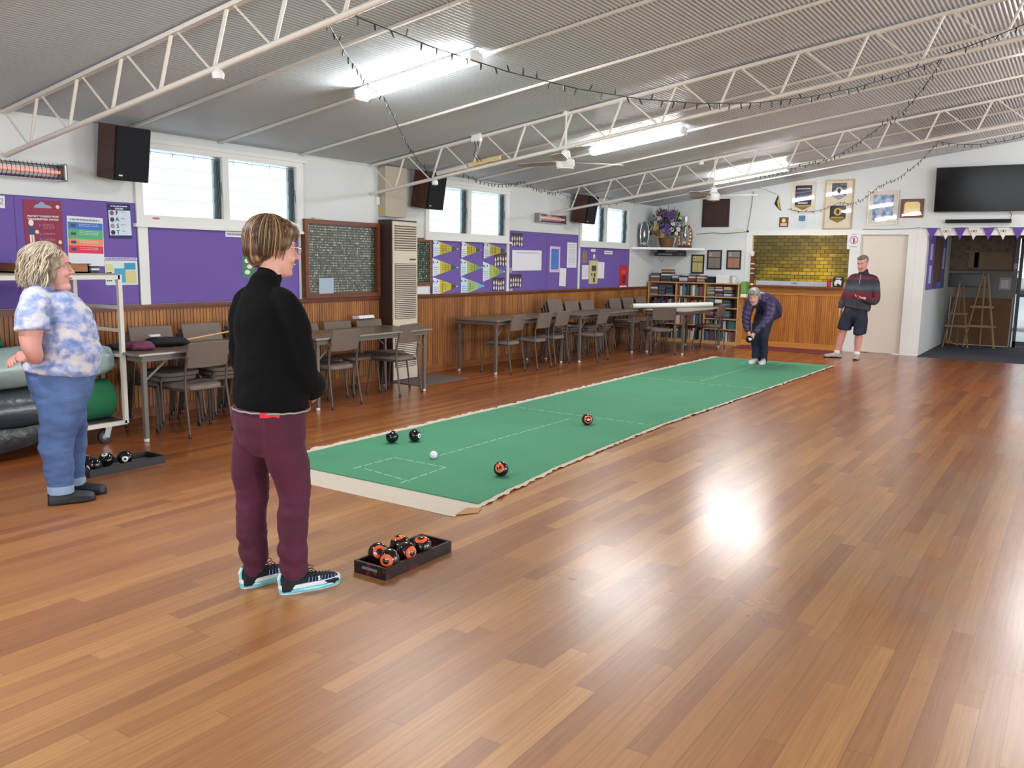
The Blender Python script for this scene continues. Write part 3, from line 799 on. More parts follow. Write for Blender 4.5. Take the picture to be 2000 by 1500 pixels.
t_, w_, h = sheet('notice', 'wide white label at the top of the farthest board', 'notice', 14.15, 14.47, 1.705, 1.77)
print_lines(t_, 1, -.13, .13, 0, .02, M['inkg'], .016)
t_, w_, h = sheet('notice', 'white sheet left of the cream card', 'notice', 13.32, 13.56, 1.25, 1.50)
print_lines(t_, 7, -.09, .09, .09, .028, C('B4B4BC', .7), .006)
t_, w_, h = sheet('poster', 'tall cream card with dark pictures', 'poster', 13.575, 13.90, 1.165, 1.585, 'C9C08C', 0, th=.004)
for a, c_, s_ in ((-.03, .07, .05), (.06, .07, .05), (-.06, -.04, .025), (.05, -.05, .035), (.03, -.14, .04)): MB().bb(.0075, .0085, a-s_*.8, a+s_*.8, c_-s_, c_+s_).build('picture', C('4A4638', .6), t_)
sheet('notice', 'plain white sheet right of the cream card', 'notice', 13.91, 14.16, 1.26, 1.56, tilt=-1)
t_, w_, h = sheet('poster', 'red fire-safety poster at the right end of the boards', 'poster', 14.79, 15.13, 1.075, 1.51, 'B82030')
MB().bb(.0035, .0045, -w_+.02, w_-.02, -h+.005, -h+.04).build('white_strip', C('E8E0E4', .6), t_)
MB().bb(.0035, .0045, -.09, .10, .05, .12).build('print_patch', C('D0502A', .6), t_)
b = MB().tube([(.005, .03+.05*math.cos(a), -.06+.06*math.sin(a)) for a in [2*PI*i/14 for i in range(14)]], .008, 6, closed=True); b.build('ring_mark', C('2A1418', .6), t_)

# framed case full of small bowls badges
def badge_case(y0, y1, z0, z1, label, d, fr, cols, rows, bg, name='display_case'):
    t_ = thing(name, label, 'display case', (XW, (y0+y1)/2, (z0+z1)/2))
    w_, h = (y1-y0)/2, (z1-z0)/2
    b = MB().bb(0, d, -w_, -w_+.05, -h, h).bb(0, d, w_-.05, w_, -h, h).bb(0, d-.002, -w_+.05, w_-.05, h-.05, h).bb(0, d-.002, -w_+.05, w_-.05, -h, -h+.05)
    b.build('case_frame', M['rail'] if fr is None else fr, t_)
    MB().bb(0, .02, -w_+.04, w_-.04, -h+.04, h-.04).build('backing', bg, t_)
    rnd = random.Random(5); bs = [MB() for _ in range(4)]
    for j in range(rows):
        for i in range(cols):
            if rnd.random() < .04: continue
            y = -w_+.075+(2*w_-.15)*i/(cols-1); z = -h+.075+(2*h-.15)*j/(rows-1)
            k = rnd.choice((0, 0, 1, 2, 3)); s_ = rnd.uniform(.006, .011)
            bs[k].box((.024, y, z), (.006, s_*1.5, s_*rnd.choice((1.2, 2.)),), (0, 0, 0))
    for b, c_ in zip(bs, ('A8A894', '8C8450', '6A7C7C', 'CFCFC4')):
        o = b.build('badge_rows', C(c_, .35, metal=.4), t_); o['kind'] = 'stuff'
    return t_, w_, h
t_, w_, h = badge_case(6.79, 8.03, 1.09, 1.99, 'large wood-framed glass case packed with rows of small badges', .075, None, 44, 26, C('2E3A34', .8))
MB().bb(.060, .063, -w_+.045, w_-.045, -h+.045, h-.045).build('glass_front', M['clear'], t_)
MB().bb(.05, .052, -.40, -.17, -.40, -.22).build('white_card', C('A8BCD0', .6), t_)
tag(MB().bb(XW+.01, XW+.06, 6.95, 7.08, 1.992, 2.01).build('small_block', C('D8CBA0', .6)), 'small cream block lying on top of the big badge case', 'block')
t_, w_, h = badge_case(8.60, 9.105, 1.20, 1.84, 'small green-backed badge case behind the air unit', .03, wood('oak_frame', '6A3F20', '8A5A30'), 11, 18, C('223A30', .8))
sheet('notice', 'white paper under the small badge case', 'notice', 8.72, 9.04, 1.095, 1.19)
# ------------------------------------------------------------------ playing mat
def mat_edge_r(y): 
    pts = [(4.27, -3.10), (5.5, -3.22), (7.4, -3.29), (10, -3.24), (13.72, -3.17)]
    for (a, xa), (b, xb) in zip(pts, pts[1:]):
        if y <= b: return xa+(xb-xa)*(y-a)/(b-a)
    return pts[-1][1]
def strip_mesh(name, y0, y1, xl, xr, z0, th, m, n=160, wob=.008, seed=0, rough=.0):
    b = MB(); rs = []
    for i in range(n+1):
        y = y0+(y1-y0)*i/n
        l = xl(y)+wob*noise.noise(Vector((y*3.1, seed, 0)))*2+rough*noise.noise(Vector((y*23, seed, 5)))
        r = xr(y)+wob*noise.noise(Vector((y*3.1, seed+9, 0)))*2+rough*noise.noise(Vector((y*23, seed+3, 5)))
        rs.append([(l, y, z0), (r, y, z0), (r, y, z0+th), (l, y, z0+th)])
    return b.rings(rs).build(name, m)
xl = lambda y: -5.02+.012*math.sin(y)
b = MB(); rs = []
for i in range(380):
    y = 3.97+9.83*i/379
    nz_ = lambda k: noise.noise(Vector((y*3.1, k, 0)))*.02+noise.noise(Vector((y*21, k+4, 5)))*.03
    l = xl(y)-.075+nz_(3); r = mat_edge_r(max(y, 4.27))+.05-.03*(y < 4.2)+nz_(12); e = 1 if y > 4.3 else .2
    zl, zr = (.010+.016*noise.noise(Vector((y*11, 2, 0))))*e, (.010+.016*noise.noise(Vector((y*11, 7, 0))))*e
    zl, zr = max(zl, .001), max(zr, .001)
    rs.append([(l, y, zl), (xl(y)+.02, y, .001), (mat_edge_r(max(y, 4.27))-.02, y, .001), (r, y, zr), (r, y, zr+.003), (mat_edge_r(max(y, 4.27))-.02, y, .004), (xl(y)+.02, y, .004), (l, y, zl+.003)])
ul = b.rings(rs).build('mat_underlay', mat('cream_canvas', 'CFC2B2', .85, var=.06, vs=9, bump=.4, bs=40))
tag(ul, 'cream canvas underlay showing around the edges of the green mat', 'underlay')
mt = thing('bowling_mat', 'long green carpet bowling mat with dashed white chalk lines', 'bowling mat', (0, 0, 0))
g_ = strip_mesh('carpet', 4.27, 13.72, xl, mat_edge_r, .005, .007, M['carpet_green'], 240, .006, 1, .006); g_.parent = mt
chalk = mat('chalk', '9CC4A6', .9)
def dashed(a, b_, name, w_=.012, dash=.085, gap=.03):
    a, b_ = Vector(a+(0.0125,)), Vector(b_+(0.0125,)); L = (b_-a).length; d = (b_-a)/L; s = 0; b = MB()
    while s < L:
        e = min(s+dash, L); b.bar(a+d*s, a+d*e, w_, .0012); s = e+gap
    return b.build(name, chalk, mt)
for a, b_ in (((-4.37, 4.45), (-4.37, 4.90)), ((-4.37, 4.90), (-3.85, 4.89)), ((-3.85, 4.89), (-3.82, 4.34)), ((-4.30, 4.50), (-3.80, 4.42)),
              ((-4.13, 5.17), (-4.12, 7.21)), ((-4.98, 7.44), (-3.34, 7.42)), ((-4.98, 10.5), (-3.30, 10.5)), ((-4.12, 10.7), (-4.10, 12.75)), ((-4.37, 13.0), (-3.85, 13.0)), ((-4.37, 13.0), (-4.37, 13.45)), ((-3.85, 13.0), (-3.85, 13.45))):
    dashed(a, b_, 'chalk_line')
tag(MB().prism([(-3.07, 4.0, .006), (-2.99, 4.12, .003), (-3.03, 4.22, .003), (-3.10, 4.16, .006)], (0, 0, .003)).build('cardboard_scrap', C('B58A58', .8)), 'brown scrap under the near right corner of the mat', 'scrap')
# rubber mats
tag(MB().bb(-7.38, -6.68, 8.02, 8.98, 0, .008, .003).build('rubber_mat', mat('grey_rubber', '6A5E5A', .8, bump=.4, bs=200)), 'grey rubber mat on the floor in front of the air unit', 'mat')
tag(MB().bb(-5.40, -3.60, 15.52, 16.26, 0, .008, .003).build('door_mat', mat('red_mat', '7C3038', .95, bump=.4, bs=300)), 'dull red runner mat along the foot of the bar front', 'mat')

# ------------------------------------------------------------------ bowls
def bowl_mat(name, base, ring, centre):
    t = NT(name); co = t.coord('Object'); sp = t.n('SeparateXYZ'); t.l(co, sp.inputs[0])
    r2 = t.math('SQRT', t.math('ADD', t.math('POWER', sp.outputs[0], 2), t.math('POWER', sp.outputs[1], 2)))
    inr = t.math('MULTIPLY', t.math('GREATER_THAN', r2, ring[0]), t.math('LESS_THAN', r2, ring[1]))
    c = t.mix(inr, base, ring[2])
    c = t.mix(t.math('LESS_THAN', r2, centre[0]), c, centre[1])
    t.l(c, t.b.inputs['Base Color']); t.b.inputs['Roughness'].default_value = .12; t.b.inputs['Coat Weight'].default_value = .4
    return t.m
bm_o = bowl_mat('maroon_bowl', '1E0A0C', (.017, .033, 'EC6A3A'), (.008, '2A0C10'))
bm_w = bowl_mat('black_bowl', '08080C', (.008, .021, 'E8ECF0'), (.001, '08080C'))
bm_c = bowl_mat('maroon_bowl_wide', '1E0A0C', (.026, .038, 'EC6A3A'), (.013, 'C8D4DA'))
def bowl(p, label, m, axis, group=None, r=.055):
    b = MB(); pr = []
    n = 18
    for i in range(n+1):
        a = min(max(PI*i/n, .03), PI-.03); pr.append((r*math.sin(a), -r*.94*math.cos(a)))
    o = b.lathe(pr, seg=32).build('bowl', m, smooth='all')
    o.location = p; o.rotation_mode = 'QUATERNION'
    o.rotation_quaternion = Vector((0, 0, 1)).rotation_difference(Vector(axis).normalized())
    return tag(o, label, 'bowl', group)
mz = .012+.055
bowl((-4.735, 5.285, mz), 'black bowl on the green mat, left one of the pair', bm_w, (-.3, -.4, .9), 'bowls lying on the green mat')
bowl((-4.62, 5.445, mz), 'black bowl on the green mat, right one of the pair with white disc turned right', bm_w, (.95, .05, .05), 'bowls lying on the green mat')
bowl((-3.37, 4.925, mz), 'maroon bowl with orange ring nearest on the green mat', bm_o, (.25, -.75, .3), 'bowls lying on the green mat')
bowl((-3.82, 7.03, mz), 'maroon bowl with orange ring lying alone on the cross line', bm_c, (.62, -.75, .12), 'bowls lying on the green mat')
tag(MB().sphere((0, 0, 0), .031, 24, 14).build('jack', mat('jack_white', 'E6E6EA', .3), smooth='all', loc=(-4.10, 5.055, .043)), 'small white jack ball on the green mat', 'jack')

def rack(name, x0, x1, y0, y1, h, m, m2, label, hs):
    t_ = thing(name, label, 'bowl rack', ((x0+x1)/2, (y0+y1)/2, 0))
    a, c = (x1-x0)/2, (y1-y0)/2
    MB().bb(-a+.012, a-.012, -c+.012, c-.012, .006, .018).build('base_board', m2, t_)
    b = MB().bb(a-.014, a, -c+.014, c-.014, 0, h); b.build('side_board', m, t_)
    MB().bb(-a, -a+.014, -c+.014, c-.014, 0, h).build('side_board', m, t_)
    for s in (-1, 1):
        e = MB().prism([(-a, s*c, 0), (a, s*c, 0), (a, s*c, h), (.5*a, s*c, h+hs), (-.5*a, s*c, h+hs), (-a, s*c, h)], (0, -s*.014, 0)).build('end_board', m, t_)
        MB().bb(-.05, .05, s*c-.001 if s > 0 else -c-.002, s*c+.002 if s > 0 else -c+.001, h*.5, h*.72).build('hand_slot', C('6A7078' if s < 0 else '101010', .3), e)
    return t_
rk_m = mat('worn_black_red_paint', '1C1214', .35, coat=.3)
t = NT('worn_red_black'); co = t.coord('Object'); nz = t.n('TexNoise'); nz.inputs['Scale'].default_value = 26; nz.inputs['Detail'].default_value = 5; t.l(co, nz.inputs['Vector'])
t.l(t.ramp(nz.outputs[0], [(.56, '1A1112'), (.68, '6A2028')]), t.b.inputs['Base Color']); t.b.inputs['Roughness'].default_value = .35
rack('bowl_rack', -2.90, -2.69, 2.95, 3.47, .062, t.m, C('4A1418', .4), 'worn black and red wooden rack holding maroon bowls', .0)
for (x, y, z, ax, lb) in ((-2.848, 3.07, .077, (.7, -.55, .4), 'maroon bowl at the near left corner of the red rack'), (-2.742, 3.035, .077, (.35, -.9, .1), 'maroon bowl at the near right corner of the red rack'),
                    (-2.848, 3.235, .077, (-.1, -.2, 1), 'maroon bowl with ring upward, middle left of the red rack'), (-2.742, 3.165, .077, (1, -.2, .1), 'maroon bowl with ring turned right, middle of the red rack'), (-2.742, 3.285, .077, (.1, -.25, .9), 'maroon bowl farthest along in the red rack')):
    bowl((x, y, z), lb, bm_o, ax, 'maroon bowls in the red rack', .0525)
rack('bowl_rack', -5.88, -5.65, 3.17, 3.76, .058, mat('grey_black_paint', '24262A', .5, var=.3, vs=20), C('6A6660', .7), 'worn grey-black wooden rack holding black bowls', .0)
for (x, y, ax, lb) in ((-5.822, 3.245, (-.2, .3, .9), 'black bowl at the near left corner of the grey rack'), (-5.712, 3.24, (0, .9, .3), 'black bowl at the near right corner of the grey rack'),
                 (-5.79, 3.375, (.25, -.35, .85), 'black bowl with white disc upward in the grey rack'), (-5.745, 3.495, (.75, -.45, .0), 'black bowl with white disc sideways in the grey rack')):
    bowl((x, y, .076), lb, bm_w, ax, 'black bowls in the grey rack', .054)

# ------------------------------------------------------------------ tables
M['tmetal'] = mat('table_enamel', '6A625C', .4)
M['ttop'] = mat('laminate_brown', '6A5A48', .3, var=.06, vs=4)
def table(x0, x1, y0, y1, label, top=None, zt=.75):
    t_ = thing('folding_table', label, 'table', ((x0+x1)/2, (y0+y1)/2, 0), group='folding tables along the left wall')
    a, c = (x1-x0)/2, (y1-y0)/2
    MB().bb(-a, a, -c, c, zt-.02, zt, .006).build('table_top', top or M['ttop'], t_)
    MB().bb(-a-.002, a+.002, -c-.002, -c, zt-.018, zt-.003).bb(-a-.002, a+.002, c, c+.002, zt-.018, zt-.003).bb(a, a+.002, -c, c, zt-.018, zt-.003).bb(-a-.002, -a, -c, c, zt-.018, zt-.003).build('edge_strip', C('A09A90', .35, metal=.6), t_)
    b = MB()
    for s in (-1, 1): b.bb(-a+.03, a-.03, s*(c-.05)-.012, s*(c-.05)+.012, zt-.07, zt-.02).bb(s*(a-.04)-.012, s*(a-.04)+.012, -c+.04, c-.04, zt-.07, zt-.02)
    b.build('apron', M['tmetal'], t_)
    for sx in (-1, 1):
        for sy in (-1, 1):
            lg = MB().bb(sx*(a-.065)-.017, sx*(a-.065)+.017, sy*(c-.075)-.017, sy*(c-.075)+.017, .03, zt-.06).build('leg', M['tmetal'], t_)
            MB().lathe([(.016, 0), (.022, .006), (.022, .026), (.014, .034)], (sx*(a-.065), sy*(c-.075), 0), 12).build('foot', C('D8D4CC', .5), lg)
            MB().bar((sx*(a-.065), sy*(c-.075), zt-.24), (sx*(a-.065), sy*(c-.32), zt-.05), .008, .018).build('folding_brace', M['tmetal'], t_)
    return t_
table(-7.10, -6.35, 4.03, 5.88, 'brown folding table behind the person in the tie-dye shirt with bags on it')
table(-7.10, -6.35, 5.96, 7.80, 'brown folding table beside the tall air unit')
table(-7.32, -6.56, 9.44, 11.36, 'brown folding table below the pennants')
table(-7.12, -6.38, 11.46, 13.48, 'brown folding table left of the white paper roll')
table(-6.36, -5.57, 13.62, 15.52, 'pale-topped folding table carrying the white paper roll', mat('laminate_pale', 'A69C8C', .25))
rl = thing('paper_roll', 'long white paper roll lying across two tables', 'paper roll', (0, 0, 0))
pa, pb = Vector((-6.60, 13.66, .797)), Vector((-5.83, 15.50, .797))
MB().tube([pa, pb], .045, 20, cap=False).build('rolled_paper', C('E6E6E2', .6), rl, smooth=True)
MB().tube([pa-(pb-pa).normalized()*.002, pb+(pb-pa).normalized()*.002], .038, 16).build('cardboard_core', C('B8A078', .8), rl)

# ------------------------------------------------------------------ chairs
M['cmetal'] = mat('chair_enamel', '52473F', .45)
M['cfab'] = mat('taupe_vinyl', '6E6057', .7, var=.05, vs=20, bump=.15, bs=220)
def make_chair():
    t_ = thing('stacking_chair', '-', 'chair')
    # seat cushion
    b = MB(); n = 24
    def ring(z, k):
        out = []
        for i in range(n):
            a = 2*PI*i/n; cx, sy = math.cos(a), math.sin(a)
            x = .215*k*math.copysign(abs(cx)**.45, cx); y = .21*k*math.copysign(abs(sy)**.45, sy)
            out.append((x*(1-.08*(y < 0)), y+.0, z - .012*(abs(y)/.21)**3))
        return out
    b.rings([ring(.412, .93), ring(.416, .99), ring(.435, 1.), ring(.447, .97), ring(.452, .85), ring(.454, .5)])
    b.build('seat', M['cfab'], t_, smooth=True)
    # back cushion, slightly curved
    b = MB(); rs = []
    for i in range(9):
        u = -1+i/4; x = .215*u; dy = .022*(1-u*u)
        f = lambda z: -.205-(z-.60)*.26
        z0, z1 = .600+.004*abs(u), .825-.006*u*u
        th = .016 if abs(u) < 1 else .008
        rs.append([(x, f(z0)-dy-th, z0), (x, f(z0)-dy+th, z0), (x, f(z1)-dy+th, z1-.006), (x, f(z1)-dy, z1), (x, f(z1)-dy-th, z1-.006)])
    b.rings(rs).build('backrest', M['cfab'], t_, smooth=True)
    for s in (-1, 1):
        lg = MB().tube([(s*.225, -.255, .012), (s*.214, -.205, .36), (s*.212, -.195, .46), (s*.212, -.205, .58), (s*.205, -.235, .70)], .0105, 8).build('leg', M['cmetal'], t_, smooth=True)
        MB().lathe([(.013, 0), (.015, .01), (.013, .035)], (s*.225, -.255, 0), 8).build('foot_cap', M['dark'], lg)
        lg = MB().tube([(s*.215, .215, .012), (s*.200, .175, .38), (s*.192, .14, .405), (s*.195, -.19, .400)], .0105, 8).build('leg', M['cmetal'], t_, smooth=True)
        MB().lathe([(.013, 0), (.015, .01), (.013, .035)], (s*.215, .215, 0), 8).build('foot_cap', M['dark'], lg)
    MB().tube([(-.195, .12, .398), (.195, .12, .398)], .009, 8).build('front_rail', M['cmetal'], t_); MB().tube([(-.20, -.17, .398), (.20, -.17, .398)], .009, 8).build('rear_rail', M['cmetal'], t_)
    return t_
chair0 = make_chair(); used = [False]
def chair(x, y, rz, label, group, z=0):
    if not used[0]:
        used[0] = True; o = chair0; o.location = (x, y, z); o.rotation_euler[2] = R(rz); o['label'] = label; o['group'] = group
        return o
    return dup(chair0, (x, y, z), R(rz), label, group)
NG = 'brown stacking chairs on the hall side of the tables'
chair(-6.50, 4.62, 91, 'brown chair in front of the table with the bags on it', NG)
chair(-6.585, 6.36, 93, 'brown chair just right of the person in the black jumper', NG)
chair(-6.63, 7.42, 97, 'brown chair at the right end of the table by the air unit', NG)
chair(-6.715, 9.80, 98, 'leftmost brown chair at the table below the pennants', NG)
chair(-6.67, 10.44, 95, 'middle brown chair at the table below the pennants', NG)
chair(-6.72, 11.05, 93, 'rightmost brown chair at the table below the pennants', NG)
chair(-6.47, 11.87, 97, 'brown chair standing alone on the hall side of the table before the paper roll', NG)
chair(-6.04, 13.55, 48.6, 'brown chair seen from behind, in front of the white paper roll', NG)
chair(-5.74, 15.14, 92, 'brown chair at the far right end of the paper roll, side view', NG)
for k, y in enumerate((6.60, 7.13, 7.66)):
    chair(-6.98, y, -90, ('brown chair against the wall behind the person in the black jumper', 'brown chair against the wall, middle one behind the table by the air unit', 'brown chair against the wall with a folded white paper on its back')[k], 'brown chairs tucked between tables and wall')
def stack(xt, y, n, where, grp, rz=-90, dz=.045, dx=.042):
    pos = ['bottom', 'second', 'third', 'fourth']
    for k in range(n):
        nm = 'topmost' if k == n-1 else pos[k]
        chair(xt-(n-1-k)*dx, y, rz, '%s brown chair of the stack %s' % (nm, where), grp, k*dz)
SG = 'stacked brown chairs along the left wall'
stack(-6.80, 4.60, 3, 'behind the bag table, left', SG)
stack(-6.80, 5.14, 3, 'behind the bag table, middle', SG)
stack(-6.80, 5.66, 3, 'behind the bag table, right', SG)
stack(-6.80, 11.76, 4, 'left of the two pairs behind the far tables', SG)
stack(-6.80, 12.30, 3, 'second along behind the far tables', SG)
stack(-6.80, 12.83, 3, 'third along behind the far tables', SG)
stack(-6.80, 13.88, 3, 'fourth along, left behind the paper roll', SG)
stack(-6.80, 14.42, 3, 'fifth along, behind the paper roll', SG)
stack(-6.80, 14.96, 3, 'last along, by the bookcase', SG)
o = tag(MB().prism([(-.05, -.13, .0), (.06, -.13, .01), (.06, .13, .012), (-.05, .13, 0)], (-.02, 0, .035)).build('folded_paper', M['paper'], loc=(-7.26, 7.60, .826)), 'folded white paper resting on a chair back by the air unit', 'paper')
# bags, cloth and cue on the first table
def lump(name, label, cat, loc, r, m, seed, rz=0, amp=.25, sq=1.):
    b = MB().sphere((0, 0, 0), r, 28, 16)
    for v in b.b.verts:
        n_ = noise.noise(v.co*(.35/max(r))*8+Vector((seed, 0, 0)))
        v.co *= 1+amp*n_
        if v.co.z < -r[2]*.7: v.co.z = -r[2]*.7
    o = b.build(name, m, smooth='all'); o.location = (loc[0], loc[1], loc[2]+r[2]*.7); o.rotation_euler[2] = rz
    return tag(o, label, cat)
lump('soft_bag', 'plum fabric bag lying on the nearest table', 'bag', (-6.66, 4.24, .75), (.13, .10, .045), mat('plum_cloth', '6A3450', .85), 1, .4)
lump('black_bag', 'black crumpled bag on the nearest table', 'bag', (-6.78, 4.56, .75), (.10, .20, .05), mat('black_cloth', '141418', .8), 4, -.5)
lump('black_cloth', 'flat black cloth spread on the left end of the nearest table', 'cloth', (-6.84, 4.16, .75), (.12, .09, .03), mat('black_cloth_b', '1C1C22', .85), 8)
tag(MB().bb(-.02, .02, -.05, .05, 0, .02, .006).build('white_strap', C('D8D4CC', .6), loc=(-6.80, 4.47, .838)), 'small white strap on top of the black bag', 'strap')
cue = thing('wooden_stick', 'thin pale wooden stick rising from the black bag', 'stick', (0, 0, 0))
ca, cb2 = Vector((-6.82, 4.66, .772)), Vector((-6.74, 5.55, .878))
MB().tube([ca, cb2], [.010, .007], 8).build('shaft', C('C8A068', .5), cue)
MB().tube([ca-(cb2-ca)*.12+Vector((0, 0, .004)), ca+(cb2-ca)*.03], [.013, .012], 8).build('black_sleeve', M['dark'], cue)

# ------------------------------------------------------------------ trolley of rolled mats
TX0, TX1, TY0, TY1 = -7.28, -6.60, .6, 4.04
M['tro'] = mat('trolley_cream_paint', 'CFCBC0', .5, var=.08, vs=14)
tr_ = thing('mat_trolley', 'cream steel frame trolley on castors loaded with rolled mats', 'trolley', (0, 0, 0))
b = MB(); s_ = .034
for x in (TX0, TX1):
    b.bar((x, TY0, .16), (x, TY1, .16), s_, s_).bar((x, TY0, 1.37), (x, TY1, 1.37), s_, s_)
b.bar((TX0, TY1, .16), (TX1, TY1, .16), s_, s_).bar((TX0, TY0, .16), (TX1, TY0, .16), s_, s_).bar((TX0, TY1, 1.37), (TX1, TY1, 1.37), s_, s_)
b.build('rail_frame', M['tro'], tr_)
for x in (TX0, TX1):
    for y in (TY0, TY1): MB().bar((x, y, .15), (x, y, 1.39), s_, s_, (1, 0, 0)).build('corner_post', M['tro'], tr_)
for z in (.72, .93, 1.12): MB().bar((TX0, TY1, z), (TX1, TY1, z), .026, .026).build('end_rung', M['tro'], tr_)
MB().bb(TX0, TX1, TY0, TY1, 1.388, 1.40).build('top_shelf', C('8A8678', .7), tr_)
MB().bb(TX0+.02, TX1-.02, TY0, TY1, .165, .18).build('bottom_shelf', C('3A3A38', .8), tr_)
for x in (TX0+.06, TX1-.04):
    for y in (TY0+.2, TY1-.16):
        cst = MB().lathe([(.032, -.016), (.055, -.016), (.06, -.008), (.06, .008), (.055, .016), (.032, .016)], (x, y-.01, .061), 20, (1, 0, .0)).build('castor', M['dark'], tr_)
        MB().lathe([(.012, -.02), (.03, -.018), (.03, .018), (.012, .02)], (x, y-.01, .061), 16, (1, 0, .0)).build('hub', M['steel'], cst)
        MB().bar((x+.026, y-.01, .055), (x+.026, y+.02, .145), .006, .05, (0, 1, 0)).bar((x-.026, y-.01, .055), (x-.026, y+.02, .145), .006, .05, (0, 1, 0)).bb(x-.04, x+.04, y-.03, y+.06, .138, .146).build('fork', M['steel'], cst)
def rolled(name, label, x, z, r, y0, y1, m, seed, amp=.06):
    n = 40; k = 28; rs = []
    for i in range(n+1):
        y = y0+(y1-y0)*i/n; e = min(1, math.sqrt(max(0, 1-(max(0, (i-(n-3))/3))**2*.5)))
        rs.append([(x+r*e*(1+amp*noise.noise(Vector((math.cos(2*PI*j/k)*1.5+seed, math.sin(2*PI*j/k)*1.5, y*2.2))))*math.cos(2*PI*j/k), y, z+r*e*(1+amp*noise.noise(Vector((math.cos(2*PI*j/k)*1.5+seed, math.sin(2*PI*j/k)*1.5, y*2.2))))*math.sin(2*PI*j/k)) for j in range(k)])
    return tag(MB().rings(rs).build(name, m, smooth=True), label, 'rolled mat', 'rolled mats on the trolley')
plast = mat('grey_plastic_wrap', '8FA3A0', .25, bump=.6, bs=14, coat=.3)
dplast = mat('dark_plastic_wrap', '363B42', .3, bump=.6, bs=14, coat=.3)
rolled('rolled_mat', 'dark plastic-wrapped rolled mat on the trolley bottom with a green end', -6.81, .350, .168, .7, 3.74, dplast, 3, .10)
rolled('rolled_mat', 'green carpet end of a rolled mat at the bottom of the trolley', -6.81, .350, .166, 3.74, 4.015, mat('deep_green_carpet', '1F6A44', .95, bump=.4, bs=300), 5, .02)
rolled('rolled_mat', 'pale plastic-wrapped rolled mat on top of the dark one', -6.79, .680, .155, .7, 4.015, plast, 7, .12)
rolled('rolled_mat', 'dark rolled mat at the back of the trolley', -7.09, .30, .10, .7, 3.9, dplast, 9)
tag(MB().bb(-7.20, -7.17, .8, 3.15, .80, 1.33).build('olive_board', mat('olive_felt', '5E5A24', .9)), 'olive green board standing in the trolley', 'board')
rolled('rolled_mat', 'thin green roll behind the pale one', -7.06, .84, .055, .7, 3.3, C('1F5A3C', .9), 12)
b = MB(); rs = []
for i in range(9):
    y = 2.80+i*.075; rs.append([(-6.60+.02*math.sin(i*1.7)+q, y+.04*math.sin(z*9), z) for q, z in ((.0, .06+.10*i/8), (.02, .17+.05*i/8), (.0, .27), (.004, .27), (.026, .17+.05*i/8), (.006, .06+.10*i/8))])
b.rings(rs); o = tag(b.build('plastic_sheet', mat('black_polythene', '24262A', .3, bump=.5, bs=20), smooth=True), 'loose black plastic sheet hanging from the trolley', 'plastic sheet')
o.location = (.03, 0, -.02)
tag(MB().tube([(-6.56, 3.46, .16), (-6.57, 3.50, .24), (-6.60, 3.54, .32)], .005, 6).build('yellow_cord', C('B8A83A', .7)), 'short yellow cord tied to the bottom rail of the trolley', 'cord')
o = thing('wooden_tray', 'brown wooden tray on the trolley top behind the person in the tie-dye shirt', 'tray', (-6.95, 3.62, 1.40))
MB().bb(-.16, .16, -.28, .28, 0, .012).build('tray_base', M['rail'], o)
for a in ((-.16, -.15, -.28, .28), (.15, .16, -.28, .28), (-.16, .16, -.28, -.27), (-.16, .16, .27, .28)): MB().bb(a[0], a[1], a[2], a[3], .0, .075).build('tray_side', wood('tray_wood', '7A4A28', 'A0683A', .5), o)
o = thing('books_bundle', 'small stack of papers on the right end of the trolley top', 'papers', (-6.88, 3.955, 1.40))
for k in range(4): MB().box((0, 0, .01+k*.02), (.16, .07, .014), (0, 0, .1*(k % 2))).build('paper_pad', C('D8DAD4' if k % 2 else '38383C', .7), o)
o = thing('black_case', 'black soft case on the trolley top at the left edge', 'case', (-6.85, 2.75, 1.40))
MB().bb(-.2, .2, -.35, .33, 0, .13, .03).build('case_body', mat('case_black', '141416', .6), o)
MB().tube([(.2, -.3, .10), (.24, 0, .15), (.2, .25, .09)], .008, 8).build('white_piping', C('D8D8D8', .5), o)

# ------------------------------------------------------------------ bookcase and what is on it
BX0, BX1, BY0, BY1, BH = -7.40, -5.50, 16.04, 16.375, 1.19
pine = wood('pine', 'B98A52', 'CFA56E', .5, (3, 3, 14))
bk = thing('bookcase', 'long pine bookcase against the end wall, three bays of books', 'bookcase', (0, 0, 0))
for x in (BX0, -6.80, -6.195, BX1-.02): MB().bb(x, x+.02, BY0, BY1, 0, BH-.02).build('upright', pine, bk)
MB().bb(BX0-.01, BX1+.01, BY0-.01, BY1, BH-.02, BH).build('top_board', pine, bk)
MB().bb(BX0+.02, BX1-.02, BY1-.01, BY1, .05, BH-.02).build('back_board', wood('pine_dark', '7A5632', '92683C', .6), bk)
bays = [(BX0+.02, -6.80, (.06, .36, .64, .925)), (-6.78, -6.195, (.06, .36, .64, .925)), (-6.175, BX1-.02, (.06, .30, .50, .71, .925))]
for x0, x1, zs in bays:
    for z in zs: MB().bb(x0, x1, BY0+.01, BY1-.01, z-.018, z).build('shelf', pine, bk)
MB().bb(BX0+.02, BX1-.02, BY0+.005, BY0+.02, 0, .042).build('plinth', pine, bk)
bcols = ['7A3434', '38446A', '406A6C', 'D8D4C8', '242428', '465A46', 'B09A6A', '5E4456', 'C4C4CA', '5A6E8E', '8A8478', '2A3448', '94483E']
rnd = random.Random(11)
def book_proto(c):
    o = MB().bb(0, 1, 0, 1, 0, 1).build('book', C(c, .6)); return o
protos = {c: book_proto(c) for c in bcols}; pused = set()
cname = dict(zip(bcols, ('dark red', 'navy', 'teal', 'cream', 'black', 'dark green', 'tan', 'plum', 'pale grey', 'blue', 'grey-brown', 'ink blue', 'brick red')))
